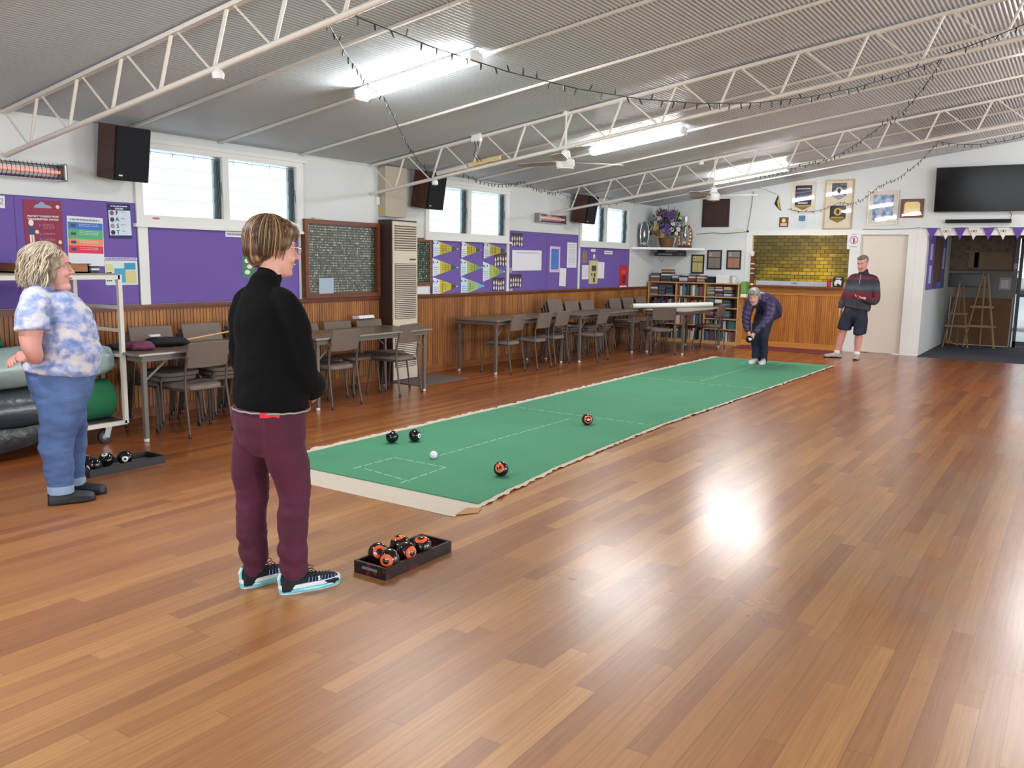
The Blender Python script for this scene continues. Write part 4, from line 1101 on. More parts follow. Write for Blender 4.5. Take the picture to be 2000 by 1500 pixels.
def book(x, y, z, sx, sy, sz, label, group, c=None, ry=0, rz=0):
    c = c or rnd.choice(bcols)
    label = cname[c]+' '+label
    if c in pused: o = protos[c].copy(); col.objects.link(o)
    else: o = protos[c]; pused.add(c)
    o.location = (x, y, z); o.scale = (sx, sy, sz); o.rotation_euler = (0, ry, rz)
    return tag(o, label, 'book', group)
names = ['left', 'middle', 'right']; lv = ['bottom', 'second', 'third', 'top', 'top']
for bi, (x0, x1, zs) in enumerate(bays):
    for si, z in enumerate(zs):
        ztop = (zs[si+1]-.018 if si+1 < len(zs) else BH-.02)
        lvl = (['bottom', 'second', 'third', 'top'] if len(zs) == 4 else ['bottom', 'second', 'third', 'fourth', 'top'])[si]
        if si == len(zs)-1 and bi != 1 or (bi == 2 and si in (2, 3)):    # flat piles
            x = x0+.02; k = 0
            while x < x1-.14:
                k += 1; wdt = rnd.uniform(.13, .17); zz = z+.001
                grp = 'books lying in pile %d of the %s shelf, %s bay' % (k, lvl, names[bi])
                lab = 'book lying flat in a pile on the %s shelf of the %s bay' % (lvl, names[bi])
                while zz < ztop-.05 and zz < z+.17:
                    th = rnd.uniform(.018, .034); w2 = wdt*rnd.uniform(.85, 1)
                    book(x, BY0+.03+rnd.uniform(0, .02), zz, w2, .22, th, lab, lab.replace('book', 'books', 1)); zz += th+.0005
                x += wdt+.012
        else:
            x = x0+.01; lab = 'book standing upright on the %s shelf of the %s bay' % (lvl, names[bi])
            while x < x1-.04:
                th = rnd.uniform(.018, .042); h = min(rnd.uniform(.16, .23), ztop-z-.015)
                if rnd.random() < .06: x += .03; continue
                book(x, BY0+.03+rnd.uniform(0, .03), z+.0005, th, .18, h, lab, lab.replace('book', 'books', 1)); x += th+.001
# on the top
x = BX0+.03; k = 0
for wd, hh, n_ in ((.21, .19, 6), (.22, .23, 8), (.15, .15, 5), (.18, .12, 4), (.16, .16, 6), (.17, .14, 5)):
    k += 1; zz = BH+.001; nm = ('first', 'second', 'third', 'fourth', 'fifth', 'sixth')[k-1]
    for j in range(n_):
        th = hh/n_*rnd.uniform(.8, 1.1)
        book(x, BY0+.05+rnd.uniform(0, .03), zz, wd*rnd.uniform(.85, .98), .2, th, 'book lying in the %s pile from the left on top of the bookcase' % nm, 'books in the %s pile on top of the bookcase' % nm,
             rnd.choice(['D8C8A0', 'C8B080', '5A6A7A', 'B84A50', '2E3440', '8A9AB0', 'D8D4C8'])) if False else book(x, BY0+.05+rnd.uniform(0, .03), zz, wd*rnd.uniform(.85, .98), .2, th, 'book lying in the %s pile from the left on top of the bookcase' % nm, 'books in the %s pile on top of the bookcase' % nm)
        zz += th+.0005
    x += wd+.012
o = thing('black_box', 'black document box on top of the bookcase', 'box', (-6.105, 16.2, BH))
MB().bb(-.07, .07, -.09, .09, 0, .12, .004).build('box_body', M['dark'], o)
o = thing('white_box', 'white carton on the right of the bookcase top', 'box', (-5.86, 16.2, BH))
MB().bb(-.13, .13, -.10, .10, 0, .145, .004).build('carton', C('DCDCE0', .6), o)
MB().bb(-.132, .132, -.102, .102, .125, .15, .004).build('lid', C('E8E8EC', .6), o)
o = thing('jar', 'small clear jar with a grey label beside the white carton', 'jar', (-5.655, 16.17, BH))
MB().lathe([(.04, 0), (.045, .02), (.045, .11), (.03, .13)], seg=16).build('jar_body', C('C8D0D8', .2), o, smooth=True)
MB().lathe([(.035, .13), (.035, .15)], seg=16).build('lid', C('B0B8C0', .4), o)
for k in range(3):
    o = thing('binder', ('green ring binder leaning at the bookcase end, left one', 'green ring binder hanging at the bookcase end, middle one', 'green ring binder at the bookcase end, right one')[k], 'binder', (-5.455, 16.10+k*.085, .94), group='green binders at the end of the bookcase')
    MB().bb(-.02, .09, -.028, .028, .04, .29).build('spine', C('6A9A48', .6), o)
    MB().bb(-.019, .091, -.029, .029, .0, .055).build('white_label', C('E4E8E4', .6), o)
tag(MB().bb(-5.478, -5.36, 16.06, 16.31, .92, .94).build('binder_ledge', pine), 'narrow ledge at the bookcase end under the green binders', 'ledge')

# corner shelf with trophies
SZ = 1.82
cs = thing('corner_shelf', 'white corner shelf above the bookcase', 'shelf', (0, 0, 0))
MB().prism([(XW+.031, 15.22, SZ), (-6.36, 16.37, SZ), (-6.36, 16.395, SZ), (XW+.031, 16.395, SZ)], (0, 0, .045)).build('shelf_board', M['white'], cs)
o = thing('dvd_player', 'black media box on a bracket below the corner shelf', 'media box', (-7.0, 16.18, 1.70))
MB().bb(-.28, .28, -.15, .15, 0, .08, .004).build('box_body', C('2E2A28', .5), o)
MB().bb(-.2, .1, -.152, -.149, .02, .05).build('front_panel', C('6A7A8A', .4), o)
MB().tube([(-.15, -.15, .02), (-.16, -.16, -.07), (-.12, -.16, -.12), (-.08, -.155, -.06)], .004, 6).build('cable', M['dark'], o)
MB().bb(-.25, -.2, -.10, .19, .079, .12).bb(.2, .25, -.10, .19, .079, .12).build('bracket', C('2E2A28', .5), o)
sz = SZ+.0455
tr = thing('shield_trophy', 'tall silver oval plaque trophy on the corner shelf', 'trophy', (-7.31, 15.58, sz), .55)
b = MB(); n = 20
sh = [(math.sin(2*PI*i/n)*.105, .255+math.cos(2*PI*i/n)*.245) for i in range(n)]
b.prism([(x, -.012, z) for x, z in sh], (0, .024, 0)).build('plaque', C('2A2A2E', .3), tr)
b = MB()
for s in (-1, 1): b.tube([(s*(.085-.05*((z-.255)/.24)**2), -.016, z) for z in [.06+.4*i/10 for i in range(11)]], .012, 8)
b.sphere((0, -.02, .26), (.02, .01, .09), 10, 8)
b.build('silver_trim', M['chrome'], tr, smooth=True)
MB().lathe([(.035, 0), (.035, .006)], (0, -.02, .07), 16, (0, -1, 0)).build('medallion', C('7AB8A8', .4), tr)
MB().bb(-.08, .08, -.05, .05, 0, .03).build('base', M['dark'], tr)
tr = thing('honour_trophy', 'wooden arched trophy with gold shields and a silver cup on top', 'trophy', (-6.72, 16.22, sz))
MB().bb(-.13, .13, -.06, .06, 0, .05, .004).build('base', C('6A2A1A', .4), tr)
for s in (-1, 1):
    p = MB().tube([(s*.10, 0, .05), (s*.125, 0, .2), (s*.115, 0, .33), (s*.07, 0, .44)], [.032, .036, .032, .018], 8).build('side_arm', C('8A4A20', .4), tr)
    for k in range(5): MB().sphere((s*(.102+.02*math.sin(k*.8)), -.038, .08+k*.07), (.026, .006, .030), 12, 8).build('shield', C('F0D8A8', .25, metal=.7), p)
MB().lathe([(.03, .05), (.045, .08), (.012, .12), (.015, .16), (.045, .22), (.04, .28)], seg=16).build('cup', M['chrome'], tr, smooth=True)
MB().lathe([(.012, .30), (.008, .44), (.03, .50), (.042, .56), (.035, .62), (.01, .63)], seg=16).build('top_cup', C('E4E4E8', .25, metal=.3), tr, smooth=True)
MB().bb(-.03, .03, -.035, -.03, .06, .12).build('name_plate', C('E8E4D8', .3), tr)
o = thing('small_glass', 'small clear glass beside the flower basket', 'glass', (-6.90, 16.10, sz))
MB().lathe([(.03, 0), (.008, .01), (.008, .08), (.035, .13), (.04, .2)], seg=14).build('bowl', C('B8C4C8', .1), o, smooth=True)
MB().lathe([(.03, 0), (.032, .006)], seg=14).build('foot', C('B8C4C8', .1), o)
# flower arrangement
fl = thing('flower_arrangement', 'large artificial flower arrangement of purple, yellow and white blooms in a wicker basket', 'flower arrangement', (-7.01, 15.98, sz)); fl.scale = (1.15, 1.0, 1.22)
t = NT('wicker'); co = t.coord('Object'); wv = t.n('TexWave'); wv.inputs['Scale'].default_value = 60; wv.bands_direction = 'Z'; t.l(co, wv.inputs['Vector'])
t.l(t.ramp(wv.outputs[0], [(.2, '4A3018'), (.8, '8A6438')]), t.b.inputs['Base Color']); t.b.inputs['Roughness'].default_value = .7
MB().lathe([(.09, 0), (.125, .06), (.145, .15), (.13, .16), (.08, .1)], seg=24).build('basket', t.m, fl, smooth=True)
rnd = random.Random(21)
def bloom(p, r, c, cc='E0C040', petals=7):
    d = (p-Vector((0, .1, .15))).normalized(); u, v = frame_from(d); b = MB()
    for k in range(petals):
        a = 2*PI*k/petals+rnd.random()*.3; e = u*math.cos(a)+v*math.sin(a); s_ = u*-math.sin(a)+v*math.cos(a)
        b.prism([p+e*r*.15-s_*r*.12, p+e*r*.65-s_*r*.34+d*r*.25, p+e*r+d*r*.1, p+e*r*.65+s_*r*.34+d*r*.25, p+e*r*.15+s_*r*.12], d*.002)
    o = b.build('flower', C(c, .7), fl)
    MB().sphere(p+d*r*.15, r*.22, 8, 6).build('flower_centre', C(cc, .7), o)
leafb = {c: MB() for c in ('3A5A30', '5A7A44', '7A8A5A', '2E4A34')}
for k in range(420):
    a = rnd.uniform(0, 2*PI); el = rnd.uniform(.0, 1.3); rr = rnd.uniform(.10, .30)
    p0 = Vector((math.cos(a)*math.cos(el)*rr*1.05-.02, math.sin(a)*math.cos(el)*rr*.62, .18+math.sin(el)*rr*1.35))
    d = (p0-Vector((0, 0, .1))).normalized(); L = rnd.uniform(.06, .13); u, v = frame_from(d+Vector((rnd.uniform(-.4, .4), rnd.uniform(-.4, .4), 0)))
    leafb[rnd.choice(list(leafb))].prism([p0, p0+d*L*.5+u*.016, p0+d*L, p0+d*L*.5-u*.016], v*.001)
for c_, b in leafb.items(): tag(b.build('foliage', C(c_, .7), fl), kind='stuff')
b = MB()
for dx, dz in ((-.12, .62), (.02, .68), (.14, .66), (.22, .52), (-.22, .55), (.08, .60)): b.tube([(0, 0, .1), (dx*.5, 0, dz*.5), (dx, -.02, dz)], .004, 5)
b.build('stems', C('4A5A34', .7), fl)
for c_, cc, n_, r0, x0, x1, z0, z1 in (('6C4C98', '34225A', 15, .060, -.12, .25, .22, .58), ('C8963A', '8A5A20', 10, .05, -.24, .05, .17, .36), ('D8D4C0', 'B8B080', 12, .055, -.26, -.05, .30, .56), ('D8D0C8', 'C8B0A8', 7, .045, .12, .32, .2, .5), ('8A6AB0', '4A3470', 6, .045, -.05, .25, .2, .5), ('9A4A2A', '5A2A1A', 4, .04, -.1, .1, .42, .56), ('4E2A5A', '20102A', 4, .045, -.08, .02, .28, .40)):
    for k in range(n_):
        x = rnd.uniform(x0, x1); z = rnd.uniform(z0, z1)
        bloom(Vector((x, -.16-.06*rnd.random()+.25*abs(x), z)), r0*rnd.uniform(.8, 1.1), c_, cc)
# ------------------------------------------------------------------ things hung on the far wall
WY = YF-.001
def framed(name, label, cat, x0, x1, z0, z1, fc, fw_=.02, mount='E0D8C8', d=.02, glass=True, group=None):
    t_ = thing(name, label, cat, ((x0+x1)/2, WY, (z0+z1)/2), group=group)
    w_, h = (x1-x0)/2, (z1-z0)/2
    MB().bb(-w_, -w_+fw_, -d, 0, -h, h).bb(w_-fw_, w_, -d, 0, -h, h).bb(-w_+fw_, w_-fw_, -d, 0, h-fw_, h).bb(-w_+fw_, w_-fw_, -d, 0, -h, -h+fw_).build('frame', fc, t_)
    MB().bb(-w_+fw_, w_-fw_, -d*.5, 0, -h+fw_, h-fw_).build('mount', C(mount, .6), t_)
    if glass: MB().bb(-w_+fw_, w_-fw_, -d*.8, -d*.75, -h+fw_, h-fw_).build('glass', M['clear'], t_)
    return t_, w_, h
gold = wood('gilt_wood', 'A88A5A', 'C0A472', .4)
t_, w_, h = framed('carved_plaque', 'dark square carved timber plaque above the small honour boards', 'plaque', -6.44, -5.89, 2.28, 2.82, wood('dark_carved', '2A1816', '3A2420', .35), .03, '34201C', .03, False)
b = MB()
for r0 in (.05, .10, .16): b.tube([(-.02+r0*math.cos(a), -.017, -.01+r0*math.sin(a)) for a in [2*PI*i/28 for i in range(28)]], .007, 6, closed=True)
b.tube([(.15, -.017, -.16), (.19, -.017, -.04), (.18, -.017, .08), (.15, -.017, .18)], .008, 6)
b.build('carving', wood('carved_line', '4A2A24', '5E3A30', .3), t_)
def word_bar(t_, x0, x1, y, z, th, m, seed=1):
    rnd = random.Random(seed); b = MB(); a = x0
    while a < x1-.004:
        L = min(rnd.uniform(.008, .020), x1-a); b.bb(a, a+L, y-.0008, y, z-th/2, z+th/2); a += L+.005
    b.build('faded_lettering', m, t_)
def banner(t_, y, w_, z0, z1, c, band, name='pennant_cloth'):
    MB().prism([(-w_, y, z1), (w_, y, z1), (w_, y, z0+.07), (0, y, z0), (-w_, y, z0+.07)], (0, -.002, 0)).build(name, C(c, .7), t_)
    MB().prism([(-w_, y-.003, z0+.09), (w_, y-.003, z0+.09), (w_, y-.003, z0+.07), (0, y-.003, z0), (-w_, y-.003, z0+.07)], (0, -.001, 0)).build('gold_band', C(band, .6), t_)
t_, w_, h = framed('framed_pennant', 'pale framed case with one navy pointed pennant', 'framed pennant', -4.71, -4.27, 2.52, 3.09, C('D8CDB8', .5), .02)
banner(t_, -.011, .15, -.23, .22, '22223E', 'C8A85A'); word_bar(t_, -.12, .12, -.0135, .16, .022, C('D8D8E0', .6)); word_bar(t_, -.09, .09, -.0135, -.10, .026, C('E0E0E8', .6), 2)
MB().lathe([(.07, 0), (.07, .001)], (0, -.014, .03), 20, (0, -1, 0)).build('crest', C('3A3A66', .6), t_)
t_, w_, h = framed('framed_pennant', 'tall gilt frame holding two dark club pennants one above the other', 'framed pennant', -4.11, -3.60, 2.22, 3.11, gold, .025, 'E4D9C0')
banner(t_, -.011, .13, .08, .38, '26262E', 'A0A0A0'); banner(t_, -.011, .14, -.33, -.02, '1C1C20', 'C8A830', 'pennant_cloth')
for z, c_ in ((.24, 'B8B8B8'), (-.13, 'C8A840')):
    MB().lathe([(.07, 0), (.07, .001)], (0, -.0145, z), 20, (0, -1, 0)).build('crest', C(c_, .6), t_)
    MB().sphere((0, -.017, z), (.03, .002, .045), 12, 8).build('crest_figure', C('26262E', .6), t_)
word_bar(t_, -.11, .11, -.0135, -.23, .018, C('D0C8A0', .6), 3)
t_, w_, h = framed('small_shield', 'small brown shield plaque with a gold disc', 'plaque', -4.91, -4.74, 2.27, 2.45, M['rail'], .012, '5A3220', .015, False)
MB().lathe([(.038, 0), (.038, .002)], (0, -.009, .03), 18, (0, -1, 0)).build('gold_disc', C('D8B860', .3, metal=.6), t_)
MB().bb(-.06, .06, -.010, -.008, -.07, -.02).build('name_plate', C('C8B49A', .4), t_)
t_, w_, h = framed('small_certificate', 'small pale blue certificate between the two pennant frames', 'certificate', -4.58, -4.40, 2.25, 2.50, C('D0DCE4', .5), .010, 'D8E6EE', .012)
MB().bb(-.06, .06, -.009, -.007, .0, .10).build('blue_field', C('7AB8DC', .6), t_); print_lines(t_, 0, 0, 0, 0, 1, M['inkg']) if False else None
t_, w_, h = framed('framed_picture', 'silver framed aerial picture in blues, left of the gold plaque', 'framed picture', -3.34, -2.84, 2.29, 2.90, C('A09A88', .3, metal=.7), .022, 'E0DACC')
t2 = NT('aerial_print'); co = t2.coord('Object'); nz = t2.n('TexNoise'); nz.inputs['Scale'].default_value = 9; nz.inputs['Detail'].default_value = 5; t2.l(co, nz.inputs['Vector'])
t2.l(t2.ramp(nz.outputs[0], [(.35, '3A5A8A'), (.5, '8AA8D0'), (.6, 'D0D8E0'), (.7, '6A7A5A')]), t2.b.inputs['Base Color'])
MB().bb(-.17, .17, -.012, -.010, -.22, .22).build('print', t2.m, t_)
t_, w_, h = framed('framed_plaque', 'wooden framed gold plaque beside the television', 'plaque', -2.80, -2.43, 2.41, 2.73, M['rail'], .03, '6A4A34', .025)
b = MB(); pr = [(.14, .09), (.10, .13), (-.10, .13), (-.14, .09), (-.14, -.09), (-.10, -.13), (.10, -.13), (.14, -.09)]
b.prism([(x*.9, -.014, z*.85) for x, z in pr], (0, -.002, 0)).build('gold_plate', C('E0C88A', .35, metal=.4), t_)
for k, (x0, x1, z0, z1, fc, c1, lb) in enumerate(((-6.63, -6.36, 1.36, 1.74, 'B0A468', 'B8AC70', 'small honour board with gold panels, lowest of the three by the bookcase'), (-6.30, -6.0, 1.45, 1.83, '8A7C6C', '80746A', 'small honour board with grey-brown panels, middle of the three'), (-5.90, -5.61, 1.46, 1.83, '8A7C70', 'A0705A', 'small honour board with reddish lower panels, right one of the three'))):
    t_, w_, h = framed('honour_board', lb, 'honour board', x0, x1, z0, z1, M['dark'], .018, '2A2A28', .02, False, group='small black framed honour boards')
    MB().bb(-w_+.028, w_-.028, -.013, -.010, h-.14, h-.03).build('top_panel', C(fc, .4), t_)
    for s in (-1, 1): MB().bb(s*.003, s*(w_-.028), -.013, -.010, -h+.03, h-.155).build('name_panel', C(c1, .4), t_)
    MB().sphere((-w_+.065, -.015, h-.085), (.022, .003, .032), 14, 8).build('crest', C('D8D8D0', .5), t_)
    MB().sphere((-w_+.065, -.018, h-.085), (.012, .002, .02), 14, 8).build('crest_figure', M['ink'], t_)
fl_ = thing('black_flag', 'small black and yellow triangular flag hanging by a cord', 'flag', (-4.95, WY-.02, 2.72))
MB().prism([(-.07, -.01, -.02), (.0, -.03, .15), (.02, -.01, .02), (.07, -.02, -.15), (.03, .0, -.13)], (0, .004, 0)).build('cloth', M['ink'], fl_)
MB().prism([(-.01, -.028, .03), (.015, -.032, .08), (.03, -.027, -.02), (.06, -.026, -.14), (.01, -.026, -.07)], (0, .003, 0)).build('yellow_print', C('C8B830', .7), fl_)
MB().tube([(-.01, 0, .14), (-.22, .0, .24), (-.42, .01, .29)], .003, 5).build('cord', C('5A5A5A', .6), fl_)
tag(MB().tube([(-6.55, WY-.01, 2.14), (-6.2, WY-.012, 2.17), (-6.0, WY-.01, 2.15), (-5.7, WY-.012, 2.17), (-5.52, WY-.01, 2.19), (-5.47, WY-.01, 2.55), (-5.44, WY-.01, 2.95)], .008, 6).build('wall_cable', C('8A8A86', .6)), 'grey cable tacked along the wall beneath the carved plaque', 'cable')
tag(MB().sphere((-5.50, WY-.02, 2.19), .022, 12, 8).build('door_bell', M['dark']), 'small black knob at the corner of the hatch trim', 'knob')
tag(MB().bb(-5.72, -5.58, WY-.02, WY, 2.18, 2.25, .004).build('thermostat', C('D8D4B8', .5)), 'small cream box on the wall left of the hatch', 'wall box')
o = thing('bar_rack', 'small dark rack of corks hung at the left side of the hatch', 'rack', (-5.36, YF-.05, 1.45))
MB().bb(-.035, .03, -.02, .03, -.26, .26).build('rack_board', M['rail'], o)
for k in range(3): MB().tube([(-.02, -.03, .12-k*.09), (.05, -.045, .12-k*.09)], .014, 8).build('cork', C('D8C8B0', .6), o)
MB().bb(-.045, .02, -.045, .02, .27, .36, .01).build('white_dispenser', M['fit'], o)
sg = thing('no_entry_sign', 'white notice with a red circle sign beside the cream door', 'sign', (-3.535, WY-.031, 2.005))
MB().bb(-.115, .115, -.003, 0, -.145, .145).build('card', M['paper'], sg)
MB().tube([(.065*math.cos(a), -.005, .02+.065*math.sin(a)) for a in [2*PI*i/24 for i in range(24)]], .006, 6, closed=True).bar((-.045, -.005, .065), (.045, -.005, -.025), .008, .003, (0, -1, 0)).build('red_circle', C('D85060', .6), sg)
MB().sphere((0, -.004, .055), (.010, .001, .012), 8, 6).bb(-.012, .012, -.005, -.003, -.015, .042).bb(-.010, -.002, -.005, -.003, -.04, -.015).bb(.002, .010, -.005, -.003, -.04, -.015).build('figure_mark', M['ink'], sg)
word_bar(sg, -.06, .06, -.0035, -.10, .012, C('B86070', .6), 4); word_bar(sg, -.05, .05, -.0035, .115, .010, C('B86070', .6), 5)
o = thing('drink_can', 'red drink can standing on the bar top', 'can', (-3.90, 16.27, 1.172))
MB().lathe([(.026, 0), (.033, .008), (.033, .115), (.027, .125)], seg=20).build('can_body', C('B02030', .3, metal=.5), o, smooth=True)
MB().lathe([(.026, .125), (.024, .122), (.002, .122)], seg=20).build('lid', M['steel'], o)
o = thing('badge_stand', 'black and white emblem stand on the bar top beside the can', 'emblem', (-3.74, 16.29, 1.172))
MB().prism([(-.09, 0, .0), (.09, 0, .0), (.10, 0, .14), (.07, 0, .19), (-.07, 0, .19), (-.10, 0, .14)], (0, .02, 0)).build('shield', M['ink'], o)
b = MB().prism([(-.06, -.002, .03), (-.03, -.002, .02), (-.02, -.002, .07), (.03, -.002, .05), (.05, -.002, .03), (.06, -.002, .11), (.02, -.002, .14), (-.04, -.002, .13), (-.07, -.002, .09)], (0, .001, 0)); b.build('white_animal', C('E0E4E8', .6), o)
print_ = MB().bb(-.05, .05, -.002, 0, .155, .17).build('white_band', C('E0E4E8', .6), o)

# television, sound bar
tv = thing('television', 'large black wall television above the doorway', 'television', (-1.52, WY-.10, 2.86))
tv.rotation_euler = (R(4), 0, 0)
MB().bb(-.74, .74, -.03, .03, -.37, .37, .006).build('tv_body', mat('tv_black', '0A0A0C', .35), tv)
MB().bb(-.728, .728, -.033, -.029, -.355, .36).build('screen', mat('tv_screen', '0B0807', .12, spec=.12), tv)
MB().bb(-.2, .2, .03, .085, -.15, .15).build('wall_bracket', M['dark'], tv)
sb = thing('sound_bar', 'long black sound bar mounted below the television', 'speaker', (-1.58, WY-.05, 2.335))
MB().bb(-.49, .49, -.04, .04, -.03, .03, .008).build('bar_body', M['dark'], sb)
MB().bb(-.47, .47, -.043, -.039, -.022, .022).build('cloth_front', mat('bar_cloth', '101012', .9), sb)
MB().tube([(.47, 0, .03), (.48, .02, .10), (.44, .02, .16)], .005, 6).build('cable', M['dark'], sb)

# bunting over the doorway
bu = thing('bunting', 'string of purple and white triangular club flags over the doorway', 'bunting', (0, YF-.055, 2.225))
MB().tube([(-2.42+.2*i, 0, .004*math.cos(i*2.1)) for i in range(15)], .004, 6).build('cord', C('3A3A40', .6), bu)
for i in range(12):
    x = -2.26+.213*i; w_ = .088; hh_ = .20
    f = MB().prism([(x-w_, -.004, 0), (x+w_, -.004, 0), (x+.004*(i % 3), -.008-.01*(i % 2), -hh_)], (0, .002, 0)).build('flag', C('5E3E92' if i % 2 == 0 else 'DAD6CC', .8), bu)
    if i % 2:
        b = MB()
        for s in (-1, 1): b.tube([(x+s*.022+.018*math.cos(a), -.009, -.055+.018*math.sin(a)) for a in [2*PI*k/12 for k in range(12)]], .003, 5, closed=True)
        b.bb(x-.005, x+.005, -.010, -.008, -.07, -.04).build('club_mark', M['ink'], f)
tag(MB().tube([(-3.4, WY-.03, 2.215), (-3.0, WY-.03, 2.205), (-2.7, WY-.03, 2.215), (-2.45, WY-.045, 2.235)], .004, 6).build('thin_cord', C('4A4A50', .6)), 'thin dark cord running along the trim above the cream door', 'cord')

# ------------------------------------------------------------------ things in the alcove
ab = thing('alcove_pinboard', 'purple pinboard with a brown centre on the alcove side wall', 'pinboard', (-2.329, 17.6, 1.63))
MB().bb(0, .02, -1.0, 1.15, -.47, .50).build('felt_panel', M['purple'], ab)
MB().bb(.02, .03, -.35, .55, -.44, .48).build('brown_panel', C('5A3418', .7), ab)
for y, z, w_, h in ((-.75, .2, .12, .14), (-.75, -.2, .12, .16), (.85, .1, .1, .2)): MB().bb(.02, .024, y-w_, y+w_, z-h, z+h).build('pinned_sheet', C('B8C4D4', .6), ab)
MB().bb(.03, .07, .0, .3, -.44, -.34).build('blue_tray', C('2E5AA0', .5), ab)
t_ = thing('photo_wall_frame', 'large dark glazed frame of brown photographs at the back of the alcove', 'framed picture', (-1.79, AY-.002, 1.85))
MB().bb(-.60, .60, -.03, 0, -.35, .36).build('frame', C('3A2C24', .5), t_)
t2 = NT('collage'); co = t2.coord('Object'); vr = t2.n('TexVoronoi'); vr.inputs['Scale'].default_value = 7; vr.distance = 'CHEBYCHEV'; t2.l(co, vr.inputs['Vector'])
t2.l(t2.ramp(vr.outputs['Distance'], [(.1, '4A3C30'), (.5, '6E5C4A'), (.8, '2E2620')]), t2.b.inputs['Base Color'])
MB().bb(-.575, .575, -.034, -.028, -.325, .335).build('picture', t2.m, t_)
for x0, x1, z0, z1 in ((-.1, .55, -.3, .02), (-.2, -.02, -.28, .02), (-.28, -.04, .02, .05)): MB().bb(x0, x1, -.037, -.033, z0, z1).build('pale_photo', C('8C7658', .6), t_)
t_ = thing('dark_frame', 'low dark frame below the photograph frame in the alcove', 'framed picture', (-1.98, AY-.002, 1.31))
MB().bb(-.38, .38, -.025, 0, -.14, .14).build('frame', M['dark'], t_)
MB().bb(-.36, .36, -.028, -.024, -.12, .12).build('picture', C('1E1E20', .3), t_)
t_ = thing('wall_notice', 'pale notice on the alcove back wall beside the easel', 'notice', (-1.31, AY-.002, 1.26))
MB().bb(-.10, .10, -.004, 0, -.12, .12).build('paper_sheet', C('B8B8C4', .5), t_)
MB().bb(-.07, .06, -.005, -.003, -.09, .07).build('print_patch', C('D8D8E0', .5), t_)
tag(MB().bb(-1.20, -1.13, AY-.012, AY-.002, 1.55, 1.66, .003).build('light_switch', C('C8C8C8', .4)), 'steel light switch on the alcove wall by the outside door', 'switch')
t_ = thing('leaning_board', 'white-edged brown board leaning at the back of the alcove', 'board', (-1.70, AY-.16, .02)); t_.rotation_euler = (R(-7), 0, 0)
MB().bb(-.55, .55, 0, .02, 0, .95).build('hardboard', C('7A5230', .6), t_)
MB().bb(-.56, -.545, -.004, .024, -.01, .96).bb(.545, .56, -.004, .024, -.01, .96).bb(-.56, .56, -.004, .024, -.012, .005).build('white_edging', C('D8D8D4', .5), t_)
def easel(x, y, w_, h, label, cw):
    t_ = thing('easel', label, 'easel', (x, y, .008))
    wd = C(cw, .6)
    for s in (-1, 1): MB().bar((s*w_, 0, 0), (s*.04, .12, h), .035, .022).build('front_leg', wd, t_)
    MB().bar((0, .34, .0), (0, .13, h-.05), .03, .02).build('rear_leg', wd, t_)
    for z, k in ((.42, 1.15), (h*.55, 1.25)):
        e = w_*(1-z/h)+.04
        MB().bar((-e*k, .12*z/h-.02, z), (e*k, .12*z/h-.02, z), .022, .045).build('crossbar', wd, t_)
    return t_
easel(-1.62, 18.9, .27, 1.45, 'pale timber easel on the right in the alcove', 'A8845A')
easel(-2.0, 18.6, .22, 1.20, 'darker timber easel on the left in the alcove', '86684A')
t_ = thing('mop', 'white-handled mop leaning in the alcove corner', 'mop', (-2.20, 19.2, .01))
MB().tube([(.02, 0, .02), (.10, .3, 1.25)], .012, 8).build('handle', C('B8B8B4', .5), t_)
MB().sphere((.02, 0, .045), (.08, .05, .045), 12, 8).build('mop_head', C('B88A30', .8), t_)
# outside, beyond the glass door: parked car and shrubs
car = thing('parked_car', 'white parked car seen through the outside glass door', 'car', (-.9, 25.0, -.02))
MB().prism([(-1.9, 0, .3), (1.9, 0, .3), (2.0, 0, .75), (1.5, 0, .92), (1.0, 0, 1.4), (-.9, 0, 1.42), (-1.6, 0, .95), (-2.0, 0, .8)], (0, 1.6, 0)).build('car_body', C('D8DEE4', .2), car)
MB().prism([(-1.35, -.01, .95), (1.3, -.01, .93), (.92, -.01, 1.33), (-.85, -.01, 1.35)], (0, .02, 0)).build('window_glass', C('1A2028', .1), car)
for x in (-1.25, 1.25): MB().lathe([(.2, -.1), (.32, -.1), (.32, .1), (.2, .1)], (x, .05, .32), 20, (0, 1, 0)).build('wheel', M['dark'], car)
def shrub(x, y, label, seed):
    t_ = thing('shrub', label, 'shrub', (x, y, 0)); rnd = random.Random(seed); b = MB()
    for k in range(420):
        a = rnd.uniform(0, 2*PI); e = rnd.uniform(-.2, 1.5); r = rnd.uniform(.7, 1.3)
        p = Vector((math.cos(a)*math.cos(e)*r, math.sin(a)*math.cos(e)*r, 1.2+math.sin(e)*r)); u, v = frame_from(p.normalized()+Vector((rnd.random()-.5, rnd.random()-.5, 0)))
        b.prism([p, p+u*.12, p+u*.2+v*.06, p+v*.12], v.cross(u)*.003)
    b.build('foliage', C('3E5A34', .7), t_)
    MB().tube([(0, 0, -.03), (0, 0, 1.6)], .07, 8).build('trunk', C('4A3828', .8), t_)
shrub(-.6, 29, 'green shrub beyond the parked car', 3); shrub(2.6, 31, 'second green shrub beyond the parked car', 4)

